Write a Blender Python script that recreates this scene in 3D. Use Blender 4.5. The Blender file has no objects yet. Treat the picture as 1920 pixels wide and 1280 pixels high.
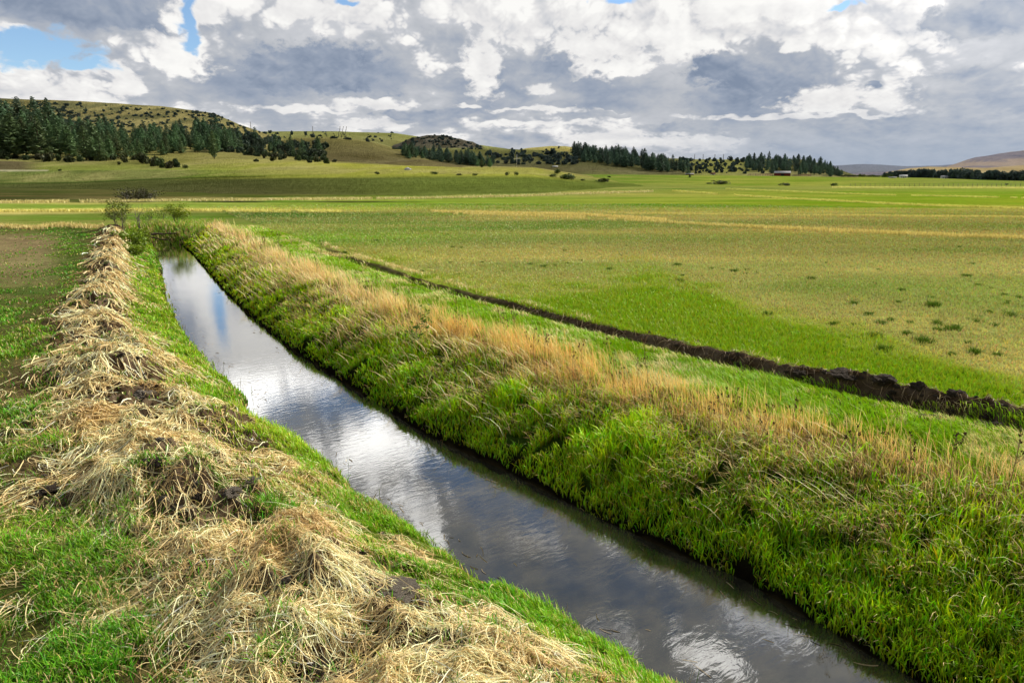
import bpy, math, random, time
import numpy as np
from mathutils import Vector
from mathutils.bvhtree import BVHTree

T0 = time.time()
rng = np.random.default_rng(7)
random.seed(7)
S = bpy.context.scene
COL = S.collection
R = math.radians

# ------------------------------------------------------------------ camera reference
F = 1280.0; PITCH = R(13.7); CAMZ = 4.0; G = 0.95          # photo is 1920 px wide, 24 mm lens
CP, SP = math.cos(PITCH), math.sin(PITCH)

def ray(px, py):
    cx = (np.asarray(px, float) - 960) / F; cy = -(np.asarray(py, float) - 640) / F
    return cx, CP + cy * SP, -SP + cy * CP

def unproj(px, py, z):
    dx, dy, dz = ray(px, py)
    t = (z - CAMZ) / dz
    return dx * t, dy * t

def at_y(px, py, Y):
    dx, dy, dz = ray(px, py)
    t = Y / dy
    return np.stack([dx * t, dy * t, CAMZ + dz * t], -1)

def proj(x, y, z):
    zc = y * CP - (z - CAMZ) * SP
    yc = y * SP + (z - CAMZ) * CP
    zc = np.where(zc < 0.1, 0.1, zc)
    return 960 + F * x / zc, 640 - F * yc / zc

def azel(px, py):
    dx, dy, dz = ray(px, py)
    n = np.sqrt(dx * dx + dy * dy + dz * dz)
    return np.degrees(np.arctan2(dx, dy)), np.degrees(np.arcsin(dz / n))

def lin(c):
    c = np.asarray(c, float) / 255.0
    return np.where(c <= 0.04045, c / 12.92, ((c + 0.055) / 1.055) ** 2.4)

def sstep(a, b, x):
    t = np.clip((np.asarray(x, float) - a) / (b - a), 0, 1)
    return t * t * (3 - 2 * t)

# ------------------------------------------------------------------ numpy noise
def _h(ix, iy, s):
    n = (ix.astype(np.int64) * 374761393 + iy.astype(np.int64) * 668265263 + s * 974634777) & 0xFFFFFFFF
    n = ((n ^ (n >> 13)) * 1274126177) & 0xFFFFFFFF
    n = n ^ (n >> 16)
    return (n & 0xFFFFFF) / float(0x1000000)

def vn(x, y, s=0):
    x = np.asarray(x, float); y = np.asarray(y, float)
    ix = np.floor(x); iy = np.floor(y); fx = x - ix; fy = y - iy
    fx = fx * fx * (3 - 2 * fx); fy = fy * fy * (3 - 2 * fy)
    a = _h(ix, iy, s); b = _h(ix + 1, iy, s); c = _h(ix, iy + 1, s); d = _h(ix + 1, iy + 1, s)
    return (a + (b - a) * fx) * (1 - fy) + (c + (d - c) * fx) * fy

def fbm(x, y, s=0, o=4, rough=0.5):
    t = 0; a = 1; n = 0
    ca, sa = 0.8, 0.6
    for i in range(o):
        t = t + a * vn(x, y, s + i * 17); n += a
        x, y = (x * ca - y * sa) * 2.03 + 5.1, (x * sa + y * ca) * 2.03 + 1.7
        a *= rough
    return t / n

# ------------------------------------------------------------------ the ditch in plan
WLp = [(1230,1262),(1125,1192),(975,1120),(885,1069),(790,995),(716,964),(650,892),(592,858),(508,823),(468,785),(474,752),(402,690),(342,617),(316,561),(306,501),(287,457)]
WRp = [(1700,1277),(1540,1185),(1390,1095),(1255,1038),(1100,969),(936,884),(834,838),(768,806),(684,751),(603,699),(528,650),(450,583),(404,535),(355,475),(326,452)]
CRp = [(215,440),(205,520),(190,600),(200,680),(235,740),(280,820),(360,890),(500,980),(600,1050),(720,1130),(850,1280)]

def line(pts, z):
    p = np.array(pts, float)
    x, y = unproj(p[:, 0], p[:, 1], z)
    o = np.argsort(y)
    return x[o], y[o]

def extend(x, y, n=3):
    m0 = (x[n] - x[0]) / (y[n] - y[0]); m1 = (x[-1] - x[-1 - n]) / (y[-1] - y[-1 - n])
    return (np.concatenate([[x[0] - m0 * (y[0] + 30)], x, [x[-1] + m1 * 60]]), np.concatenate([[-30], y, [y[-1] + 60]]))

WLx, WLy = extend(*line(WLp, 0.0)); WRx, WRy = extend(*line(WRp, 0.0))
WLx = WLx - np.interp(WLy, [4, 9, 14], [.14, .10, .05])
WRx = WRx + np.interp(WRy, [4, 12, 25], [.06, .12, .12])
CRx, CRy = line(CRp, 1.15)
_ys = np.linspace(-30, 110, 1400)
_cx = (np.interp(_ys, WLy, WLx) + np.interp(_ys, WRy, WRx)) / 2
_k = np.ones(61) / 61
_sl = np.gradient(np.convolve(np.pad(_cx, 30, mode='edge'), _k, 'valid'), _ys)
_sl[:60] = _sl[60]; _sl[-60:] = _sl[-61]
_ct = 1 / np.sqrt(1 + _sl ** 2)
_dc = (np.interp(CRy, WLy, WLx) - CRx) * np.interp(CRy, _ys, _ct)

BDp = [(242,500),(250,545),(242,590),(285,652),(352,702),(455,775),(520,840),(600,930),(680,1010),(800,1090),(900,1130),(1010,1190),(1150,1270)]
BDx, BDy = line(BDp, .7)
_qb = (np.interp(BDy, WLy, WLx) - BDx) * np.interp(BDy, _ys, _ct) / np.interp(BDy, CRy, _dc)
_qb = np.clip(_qb, .14, .7)

def ditch(x, y):
    """distance to the left land edge / right land edge (positive on land), crest distance"""
    c = np.interp(y, _ys, _ct)
    dl = (np.interp(y, WLy, WLx) - x) * c
    dr = (x - np.interp(y, WRy, WRx)) * c
    q = dl / np.interp(y, CRy, _dc)
    qb = np.interp(y, BDy, _qb)
    q2 = np.where(q < qb, .62 * q / qb, .62 + .38 * (q - qb) / (1 - qb))
    q2 = np.where(q > 1, q, q2)
    return dl, dr, np.where(dl > 1e-4, dl / np.where(abs(q2) < 1e-6, 1e-6, q2), 2.0)

FUR = 4.6
_PT = np.array([(400,925,125,55),(300,868,60,40),(600,1262,95,60),(840,1218,75,36),(690,1012,110,34),(440,765,95,34),(245,735,60,26),(255,690,50,20),(1050,1255,90,34),(470,850,60,26),(215,1190,60,26),(95,915,45,24),(230,610,40,14),(205,560,36,12),(560,1100,60,22),(200,505,26,8),(740,1105,55,28),(960,1180,40,18)], float)
_pcx, _pcy = unproj(_PT[:, 0], _PT[:, 1], 1.1); _pex, _ = unproj(_PT[:, 0] + _PT[:, 2], _PT[:, 1], 1.1); _, _pey = unproj(_PT[:, 0], _PT[:, 1] - _PT[:, 3], 1.1)
_prx = _pex - _pcx; _pry = _pey - _pcy
def soil_patch(x, y):
    x = np.asarray(x, float); y = np.asarray(y, float)
    m = np.zeros_like(x); w = (fbm(x * 2.2, y * 2.2, 29, 3) - .5) * 1.1
    for a, b, c, d in zip(_pcx, _pcy, _prx, _pry):
        k = np.sqrt(((x - a) / c) ** 2 + ((y - b) / d) ** 2)
        m = np.maximum(m, sstep(1.15, .75, k + w))
    return m
def height(x, y, fine=True):
    x = np.asarray(x, float); y = np.asarray(y, float)
    dl, dr, dc = ditch(x, y)
    q = dl / dc
    zl = np.interp(q, [0, .05, .16, .45, .7, .85, 1.0, 1.2, 1.5, 1.9, 2.4, 4], [-.03, .09, .26, .52, .80, 1.04, 1.15, 1.08, .96, .88, .86, .92])
    zr = np.interp(dr + (vn(x * 3.1, y * 3.1, 27) - .5) * .12 * (dr < .6), [-.06, 0, .05, .16, .5, 1.0, 1.6, 2.2, 3, 4.2, 5.2, 6], [-.12, -.02, .08, .16, .34, .60, .84, .97, .98, .95, .94, G])
    n1 = fbm(x * 1.3, y * 1.3, 11, 3) - .5
    mound = np.exp(-((q - 1.05) / .42) ** 2)
    left = sstep(.02, .3, dl)
    zl = zl + n1 * (.10 * left + .54 * mound)
    hum = sstep(0, .25, dr) * (1 - sstep(1.6, 3.2, dr))
    n2 = fbm(x * 1.7, y * 1.7, 23, 3) - .5
    zr = zr + n2 * .30 * hum
    if fine:
        n3 = fbm(x * 7, y * 7, 31, 3) - .5
        sp = np.zeros_like(x); mk = (dl > 0) & (y < 36) & (y > 1.5) & (q < 3.2)
        if mk.any(): sp[mk] = soil_patch(x[mk], y[mk])
        zl = zl + n3 * (.03 + .22 * mound) * left + sp * left * ((fbm(x * 9, y * 9, 35, 4, .65) - .5) * .22 - .03)
        zr = zr + n3 * .05
        # turned soil of the furrow: a ridge with a scooped face on its near side
        wob = dr - FUR - (fbm(x * .5, y * .5, 41, 2) - .5) * .5
        amp = sstep(14, 8.5, y) * .13 + .05
        on = sstep(31, 26, y)
        wxn = fbm(x * .9 + y * .4, y * .9 - x * .5, 44, 3); rough = .55 * fbm(x * 3.1 + y * 1.9, y * 3.3 - x * 2.2, 43, 5, .62) + .75 * (wxn - .5) + .25
        zr = zr + on * amp * np.exp(-((wob - .12) / (.14 + .10 * wxn)) ** 2) * np.clip(.15 + 1.7 * rough, .1, 1.6) - on * .16 * np.exp(-((wob + .25) / .16) ** 2)
    if fine: zr = zr + on * np.exp(-((wob - .05) / .3) ** 2) * ((fbm(x * 6.3 + 3, y * 6.3 - x, 46, 3, .7) - .5) * .15 * sstep(14, 8, y))
    bed = -.05 - .32 * sstep(0, .6, np.minimum(-dl, -dr))
    z = np.where(dl > 0, zl, np.where(dr > 0, zr, bed))
    e = sstep(40.0, 42.5, y)
    flat = G + (fbm(x * .15, y * .15, 51, 3) - .5) * .12 * sstep(3, 12, np.hypot(x, y))
    far = sstep(5.6, 9, dr) + sstep(2.0, 3.0, q)
    z = z * (1 - e) + (flat) * e
    z = z + (flat - G) * np.clip(far, 0, 1) * (1 - e)
    # ground swells gently toward the ridge on the horizon
    px, _ = proj(x, y, np.full_like(x, G))
    A = np.interp(px, [1000, 1250, 1450, 1920], [3.5, 3.0, 2.4, 0.0])
    z = z + np.where(y > 0, A * sstep(150, 420, y), 0)
    return z

# ------------------------------------------------------------------ mesh helpers
def mesh_np(name, V, tris=None, quads=None, col=None, smooth=False):
    me = bpy.data.meshes.new(name)
    V = np.ascontiguousarray(V, np.float32)
    nt = 0 if tris is None else len(tris); nq = 0 if quads is None else len(quads)
    me.vertices.add(len(V)); me.vertices.foreach_set('co', V.ravel())
    loops = []; starts = []
    if nt: loops.append(np.asarray(tris, np.int32).ravel()); starts.append(np.arange(nt) * 3)
    if nq: loops.append(np.asarray(quads, np.int32).ravel()); starts.append(nt * 3 + np.arange(nq) * 4)
    L = np.concatenate(loops).astype(np.int32)
    me.loops.add(len(L)); me.loops.foreach_set('vertex_index', L)
    me.polygons.add(nt + nq); me.polygons.foreach_set('loop_start', np.concatenate(starts).astype(np.int32))
    me.update(calc_edges=True)
    if col is not None:
        a = me.color_attributes.new('Col', 'FLOAT_COLOR', 'POINT')
        c = np.ones((len(V), 4), np.float32); c[:, :3] = col
        a.data.foreach_set('color', c.ravel())
    if smooth:
        me.polygons.foreach_set('use_smooth', np.ones(nt + nq, bool))
    return me

def link(name, me, mat=None, parent=None, **props):
    o = bpy.data.objects.new(name, me)
    COL.objects.link(o)
    if mat is not None and me is not None:
        me.materials.clear(); me.materials.append(mat)
    if parent is not None: o.parent = parent
    for k, v in props.items(): o[k] = v
    return o

def thing(name, label, cat, loc=(0, 0, 0), group=None):
    o = bpy.data.objects.new(name, None); COL.objects.link(o)
    o.empty_display_size = .2; o.location = loc
    o['label'] = label; o['category'] = cat
    if group: o['group'] = group
    return o

def dup(root, loc, rz, sc, label=None, group=None):
    r = root.copy(); COL.objects.link(r)
    r.location = loc; r.rotation_euler = (0, 0, rz); r.scale = sc
    if label: r['label'] = label
    if group: r['group'] = group
    for ch in root.children:
        c = ch.copy(); COL.objects.link(c); c.parent = r
    return r

class MB:
    """collects triangles and tubes into one mesh"""
    def __init__(s): s.V = []; s.T = []; s.C = []; s.n = 0
    def add(s, V, T, c=(1, 1, 1)):
        V = np.asarray(V, float); T = np.asarray(T, int)
        s.V.append(V); s.T.append(T + s.n); s.n += len(V)
        c = np.asarray(c, float)
        s.C.append(np.broadcast_to(c, (len(V), 3)))
    def tube(s, pts, rad, k=5, c=(1, 1, 1), cap=True):
        pts = np.asarray(pts, float); m = len(pts)
        rad = np.broadcast_to(np.asarray(rad, float), (m,))
        V = []
        for i in range(m):
            d = pts[min(i + 1, m - 1)] - pts[max(i - 1, 0)]
            d = d / (np.linalg.norm(d) + 1e-9)
            a = np.cross(d, [0, 0, 1.0] if abs(d[2]) < .9 else [1.0, 0, 0]); a /= np.linalg.norm(a)
            b = np.cross(d, a)
            for j in range(k):
                t = 2 * math.pi * j / k
                V.append(pts[i] + rad[i] * (math.cos(t) * a + math.sin(t) * b))
        T = []
        for i in range(m - 1):
            for j in range(k):
                p, q = i * k + j, i * k + (j + 1) % k
                T += [(p, q, q + k), (p, q + k, p + k)]
        if cap:
            for j in range(1, k - 1):
                T.append((0, j + 1, j)); T.append(((m - 1) * k, (m - 1) * k + j, (m - 1) * k + j + 1))
        s.add(V, T, c)
    def box(s, lo, hi, c=(1, 1, 1)):
        x0, y0, z0 = lo; x1, y1, z1 = hi
        V = [(x0,y0,z0),(x1,y0,z0),(x1,y1,z0),(x0,y1,z0),(x0,y0,z1),(x1,y0,z1),(x1,y1,z1),(x0,y1,z1)]
        Q = [(0,3,2,1),(4,5,6,7),(0,1,5,4),(1,2,6,5),(2,3,7,6),(3,0,4,7)]
        T = []
        for a, b, cc, d in Q: T += [(a, b, cc), (a, cc, d)]
        s.add(V, T, c)
    def mesh(s, name, smooth=False):
        return mesh_np(name, np.concatenate(s.V), np.concatenate(s.T), col=np.concatenate(s.C), smooth=smooth)

# ------------------------------------------------------------------ node helper
class NT:
    def __init__(s, tree): s.t = tree; s.l = tree.links; s.n = 0
    def node(s, typ, **kw):
        n = s.t.nodes.new(typ)
        for k, v in kw.items(): setattr(n, k, v)
        return n
    def put(s, sock, v):
        if isinstance(v, bpy.types.NodeSocket): s.l.new(v, sock)
        else: sock.default_value = v
    def m(s, op, a, b=0.0, c=None, clamp=False):
        n = s.node('ShaderNodeMath', operation=op, use_clamp=clamp)
        s.put(n.inputs[0], a); s.put(n.inputs[1], b)
        if c is not None: s.put(n.inputs[2], c)
        return n.outputs[0]
    def vm(s, op, a, b=None, scale=None):
        n = s.node('ShaderNodeVectorMath', operation=op)
        s.put(n.inputs[0], a)
        if b is not None: s.put(n.inputs[1], b)
        if scale is not None: s.put(n.inputs['Scale'], scale)
        return n.outputs['Value'] if op in ('LENGTH', 'DOT_PRODUCT', 'DISTANCE') else n.outputs['Vector']
    def xyz(s, x, y, z=0.0):
        n = s.node('ShaderNodeCombineXYZ')
        for i, v in enumerate((x, y, z)): s.put(n.inputs[i], v)
        return n.outputs[0]
    def sep(s, v):
        n = s.node('ShaderNodeSeparateXYZ'); s.put(n.inputs[0], v); return n.outputs
    def noise(s, v, scale, detail=4, rough=.5, dist=0.0):
        n = s.node('ShaderNodeTexNoise'); s.put(n.inputs['Vector'], v)
        n.inputs['Scale'].default_value = scale; n.inputs['Detail'].default_value = detail
        n.inputs['Roughness'].default_value = rough; n.inputs['Distortion'].default_value = dist
        return n.outputs
    def ss(s, v, a, b):
        n = s.node('ShaderNodeMapRange', interpolation_type='SMOOTHSTEP'); s.put(n.inputs[0], v)
        n.inputs[1].default_value = a; n.inputs[2].default_value = b; n.inputs[3].default_value = 0; n.inputs[4].default_value = 1
        return n.outputs[0]
    def mr(s, v, a, b, c, d):
        n = s.node('ShaderNodeMapRange'); s.put(n.inputs[0], v)
        for i, q in enumerate((a, b, c, d)): n.inputs[1 + i].default_value = q
        return n.outputs[0]
    def mix(s, f, a, b):
        n = s.node('ShaderNodeMix', data_type='RGBA'); s.put(n.inputs['Factor'], f)
        s.put(n.inputs[6], a); s.put(n.inputs[7], b); return n.outputs[2]
    def mul(s, a, b):
        n = s.node('ShaderNodeMix', data_type='RGBA', blend_type='MULTIPLY'); n.inputs['Factor'].default_value = 1
        s.put(n.inputs[6], a); s.put(n.inputs[7], b); return n.outputs[2]
    def ramp(s, v, stops, interp='LINEAR'):
        n = s.node('ShaderNodeValToRGB'); s.put(n.inputs[0], v)
        cr = n.color_ramp; cr.interpolation = interp
        while len(cr.elements) < len(stops): cr.elements.new(0.5)
        for e, (p, c) in zip(cr.elements, stops):
            e.position = p
        for e, (p, c) in zip(cr.elements, stops):
            e.color = (*c, 1) if len(c) == 3 else c
        return n.outputs[0]

def material(name):
    m = bpy.data.materials.new(name); m.use_nodes = True
    m.node_tree.nodes.clear()
    return m, NT(m.node_tree)

def out(N, sh):
    o = N.node('ShaderNodeOutputMaterial'); N.l.new(sh, o.inputs[0]); return o

def leaf_material(name, trans=.35, rnd=0.0, gloss=.03, blue=None):
    m, N = material(name)
    a = N.node('ShaderNodeVertexColor'); a.layer_name = 'Col'
    c = a.outputs[0]
    if rnd:
        oi = N.node('ShaderNodeObjectInfo')
        hsv = N.node('ShaderNodeHueSaturation'); N.l.new(c, hsv.inputs['Color'])
        N.l.new(N.mr(oi.outputs['Random'], 0, 1, .5 - .03 * rnd, .5 + .03 * rnd), hsv.inputs['Hue'])
        N.l.new(N.mr(oi.outputs['Random'], 0, 1, 1 - .3 * rnd, 1 + .3 * rnd), hsv.inputs['Value'])
        c = hsv.outputs[0]
    if blue:      # far needles turn bluer with distance: haze put into the colour
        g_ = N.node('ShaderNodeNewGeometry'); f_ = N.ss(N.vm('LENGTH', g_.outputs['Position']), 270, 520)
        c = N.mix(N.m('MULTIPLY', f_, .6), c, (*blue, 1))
    d = N.node('ShaderNodeBsdfDiffuse'); N.l.new(c, d.inputs[0])
    t = N.node('ShaderNodeBsdfTranslucent'); N.l.new(c, t.inputs[0])
    mx = N.node('ShaderNodeMixShader'); mx.inputs[0].default_value = trans
    N.l.new(d.outputs[0], mx.inputs[1]); N.l.new(t.outputs[0], mx.inputs[2])
    sh = mx.outputs[0]
    if gloss:
        g = N.node('ShaderNodeBsdfGlossy'); g.inputs['Roughness'].default_value = .45
        g.inputs[0].default_value = (1, 1, 1, 1)
        m2 = N.node('ShaderNodeMixShader'); m2.inputs[0].default_value = gloss
        N.l.new(sh, m2.inputs[1]); N.l.new(g.outputs[0], m2.inputs[2]); sh = m2.outputs[0]
    out(N, sh)
    return m

M_grass = leaf_material('grass_blade', .27, gloss=.02)
M_straw = leaf_material('straw_blade', .25, gloss=.03)
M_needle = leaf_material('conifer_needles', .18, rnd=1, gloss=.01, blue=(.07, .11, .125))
M_leaf = leaf_material('shrub_leaves', .35, rnd=.5, gloss=.03)

def rough_material(name, c0, c1, scale=8, bump=.5, dist=.02, attr=False, rnd=0):
    m, N = material(name)
    tc = N.node('ShaderNodeTexCoord')
    n = N.noise(tc.outputs['Object'], scale, 6, .65)
    c = N.mix(N.ss(n[0], .3, .7), (*c0, 1), (*c1, 1))
    if attr:
        a = N.node('ShaderNodeVertexColor'); a.layer_name = 'Col'; c = N.mul(c, a.outputs[0])
    p = N.node('ShaderNodeBsdfPrincipled'); N.l.new(c, p.inputs['Base Color'])
    p.inputs['Roughness'].default_value = .95; p.inputs['Specular IOR Level'].default_value = .15
    if bump:
        b = N.node('ShaderNodeBump'); b.inputs['Strength'].default_value = bump; b.inputs['Distance'].default_value = dist
        N.l.new(N.noise(tc.outputs['Object'], scale * 2.2, 6, .7)[0], b.inputs['Height']); N.l.new(b.outputs[0], p.inputs['Normal'])
    out(N, p.outputs[0])
    return m

M_bark = rough_material('bark', (.05, .035, .025), (.12, .085, .06), 6)
M_twig = rough_material('twig', (.10, .085, .075), (.20, .17, .14), 30, 0)
M_clod = rough_material('clod_soil', (.03, .023, .017), (.09, .068, .05), 14, .9, .04)
M_clod_dry = rough_material('dry_clod_soil', (.13, .11, .085), (.28, .24, .19), 14, .9, .04)
M_white = rough_material('white_paint', (.62, .62, .60), (.8, .8, .78), 2, 0)
M_red = rough_material('red_boards', (.13, .025, .022), (.2, .04, .035), 3, 0)
M_metal = rough_material('grey_roof', (.35, .35, .36), (.5, .48, .47), 2, 0)
M_dark = rough_material('dark_opening', (.02, .02, .022), (.04, .04, .045), 4, 0)
M_pole = rough_material('weathered_pole', (.12, .11, .10), (.22, .2, .18), 3, 0)
M_seed = rough_material('seed_head', (.05, .025, .014), (.11, .055, .03), 40, 0)
M_stalk = rough_material('dry_stalk', (.16, .09, .05), (.32, .20, .11), 20, 0)
M_stone = rough_material('pale_stone', (.4, .39, .37), (.6, .58, .55), 4, .3)

# ------------------------------------------------------------------ colour of the land (albedo with cloud shadow on the left, from the zones of the field)
K = 0.62; KG = 0.68; KB = 1.30; KH = 0.68      # photo tone -> albedo (leaves, ground, blades, hills)
ROWS = {  # dark upper rows of the left columns hold a painted cloud shadow
 -200: [(330,(150,150,80)),(347,(105,108,60)),(372,(84,80,52)),(376,(84,80,52)),(380,(190,180,115)),(384,(120,150,60)),(394,(165,175,85)),(400,(170,170,95)),(420,(165,160,95)),(470,(125,120,80))],
 0:    [(330,(120,140,70)),(346,(95,100,55)),(372,(86,80,52)),(377,(86,80,52)),(380,(185,175,105)),(384,(125,158,60)),(392,(165,178,80)),(398,(205,195,115)),(402,(160,162,88)),(420,(165,160,90)),(470,(125,118,80))],
 480:  [(322,(150,165,75)),(332,(150,165,70)),(345,(92,102,50)),(368,(98,100,52)),(373,(170,165,100)),(378,(130,155,62)),(390,(165,180,80)),(394,(190,182,100)),(397,(110,125,58)),(412,(132,142,72)),(425,(158,165,84)),(436,(135,158,60)),(446,(118,165,42)),(458,(120,160,46)),(466,(150,158,80)),(490,(130,160,56)),(640,(134,156,46))],
 960:  [(314,(180,180,85)),(322,(200,200,85)),(329,(170,175,75)),(334,(122,140,66)),(358,(130,144,66)),(364,(165,160,92)),(370,(120,158,42)),(384,(135,165,44)),(396,(170,168,80)),(401,(195,180,98)),(406,(160,160,82)),(430,(152,158,76)),(445,(138,162,60)),(455,(152,158,78)),(505,(155,158,82)),(520,(112,160,22)),(760,(108,158,20))],
 1440: [(330,(134,160,48)),(347,(138,160,44)),(353,(135,150,66)),(360,(138,160,40)),(372,(150,170,50)),(382,(132,164,20)),(396,(158,166,66)),(402,(190,178,92)),(406,(155,150,76)),(426,(165,154,80)),(434,(190,170,90)),(440,(138,150,60)),(462,(158,156,76)),(500,(152,152,80)),(540,(158,154,84)),(580,(145,150,74)),(600,(112,160,20)),(900,(108,160,18))],
 1920: [(337,(124,146,60)),(346,(130,150,60)),(350,(185,190,90)),(356,(140,172,50)),(370,(130,168,12)),(384,(132,168,18)),(389,(190,180,80)),(394,(150,155,60)),(403,(165,160,70)),(408,(150,150,66)),(438,(160,150,76)),(446,(190,172,92)),(452,(148,150,70)),(520,(156,152,82)),(640,(150,148,84)),(715,(150,150,80)),(745,(112,160,20)),(900,(108,160,18))],
}
_cols = sorted(ROWS)
_pyg = np.linspace(310, 960, 1301)
_tab = np.stack([np.stack([np.interp(_pyg, [a for a, _ in ROWS[c]], [b[k] for _, b in ROWS[c]]) for k in range(3)], -1) for c in _cols])
# zones' boundaries between columns follow the photo's slanting bands
def field_tone(px, py):
    px = np.clip(px, _cols[0], _cols[-1]); py = np.clip(py, 310.5, 959)
    f = np.interp(px, _cols, np.arange(len(_cols))); i = np.minimum(f.astype(int), len(_cols) - 2); t = (f - i)[:, None]
    j = (py - 310) * 2; j0 = np.minimum(j.astype(int), 1299); u = (j - j0)[:, None]
    a = _tab[i, j0] * (1 - u) + _tab[i, j0 + 1] * u
    b = _tab[i + 1, j0] * (1 - u) + _tab[i + 1, j0 + 1] * u
    return a * (1 - t) + b * t

PATCHx = [560, 700, 840, 930, 1000, 1080, 1240, 1330, 1450, 1600, 1750, 1920, 2300]
PATCHy = [474, 496, 526, 534, 532, 522, 520, 548, 588, 634, 674, 737, 862]

def land_tone(x, y):
    """sRGB tone of the land cover at x, y (flat ground)"""
    x = np.asarray(x, float); y = np.asarray(y, float)
    px, py = proj(x, y, np.full_like(x, G))
    n = fbm(x * .22, y * .22, 61, 4) - .5
    n2 = fbm(x * 1.1, y * 1.1, 67, 3) - .5
    c = field_tone(px, np.where(y > 0, py, 900) + n * 8 * np.clip((py - 330) / 60, 0, 1))
    m_ = (sstep(700, 1000, px) * .34)[:, None]; c = c * (1 - m_) + np.array([156, 152, 96.]) * m_
    # pasture: olive stubble, with the fresh green patch behind the furrow
    py_b = np.interp(px, PATCHx, PATCHy)
    g = sstep(-30, 30, py - py_b + n * 90 + n2 * 50) * (px > 540)
    past = np.array([176, 174, 98.]) + n[:, None] * np.array([50, 30, 40.])
    near = sstep(470, 500, py) * (px > 560)
    c = c * (1 - near[:, None]) + near[:, None] * (past * (1 - g[:, None]) + np.array([114, 158, 22.]) * g[:, None])
    st = fbm(x * .06 + 3, y * .22, 68, 4) - .5
    c = c + (1 - g)[:, None] * (np.clip(st, 0, 1)[:, None] * np.array([90, 60, 40.]) + np.clip(-st, 0, 1)[:, None] * np.array([-110, -30, -90.]))
    return c, g

def ground_colour(x, y):
    x = np.asarray(x, float); y = np.asarray(y, float)
    dl, dr, dc = ditch(x, y)
    q = dl / dc
    c, g = land_tone(x, y)
    n = fbm(x * .9, y * .9, 71, 4)
    n3 = fbm(x * 4, y * 4, 73, 3)
    e = sstep(42.5, 40.5, y)
    def put(c, m, t):
        m = np.clip(m * e, 0, 1)[:, None]
        return c * (1 - m) + np.asarray(t, float) * m
    # left field: green with bare tilled soil
    lf = sstep(1.3, 1.9, q)
    soil = sstep(.5, .62, n + .25 * sstep(12, 26, y) * sstep(3.5, 6, dl))
    c = put(c, lf, (84, 104, 44)); c = put(c, lf * soil * .55, (124, 112, 72))
    # banks
    c = put(c, sstep(0, .1, dl) * (1 - sstep(.5, .8, q)), (96, 118, 40))
    c = put(c, sstep(.55, .8, q) * (1 - sstep(1.4, 1.9, q)), (112, 92, 66))
    c = put(c, sstep(.6, .85, q) * (1 - sstep(1.3, 1.6, q)) * np.maximum(sstep(.50, .60, n3) * .8, sstep(.50, .42, fbm(x * 1.3, y * 1.3, 11, 3))), np.array([84, 68, 53.]) + (n3[:, None] - .5) * 60)
    px_, py_ = proj(x, y, np.full_like(x, G))
    c = put(c, lf * sstep(150, 70, px_) * sstep(430, 445, py_) * sstep(560, 490, py_) * .75, (164, 142, 108))
    sp = np.zeros_like(x); mk = (dl > .1) & (y < 36) & (y > 1.5) & (q < 3.2); sp[mk] = soil_patch(x[mk], y[mk])
    c = put(c, sp, np.array([112, 94, 74.]) + (n3[:, None] - .5) * 70)
    c = put(c, sstep(0, .1, dr) * (1 - sstep(1.2, 1.8, dr)), (58, 78, 24))
    c = put(c, sstep(1.2, 1.7, dr) * (1 - sstep(2.5, 3.1, dr)), (150, 128, 78))
    c = put(c, sstep(2.5, 3.1, dr) * (1 - sstep(4.3, 4.7, dr)), (122, 140, 52))
    wob = dr - FUR - (fbm(x * .5, y * .5, 41, 2) - .5) * .5
    c = put(c, sstep(32, 26, y) * np.exp(-(wob / np.interp(y, [8, 12, 20], [.22, .13, .085])) ** 4) * (.75 + .5 * sstep(20, 12, y)), np.array([92, 77, 61.]) + (fbm(x * 6, y * 6 + x, 45, 4, .65)[:, None] - .5) * 90)
    # wet mud at the water line and stream bed
    c = put(c, (1 - sstep(.02, .16, dl)) * (dl > -.01), (44, 38, 28))
    c = put(c, (1 - sstep(.06, .3, dr)) * (dr > -.01), (26, 22, 16))
    c = put(c, ((dl <= 0) & (dr <= 0)).astype(float), (70, 62, 42))
    return lin(np.clip(c, 4, 235)) * KG

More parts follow.
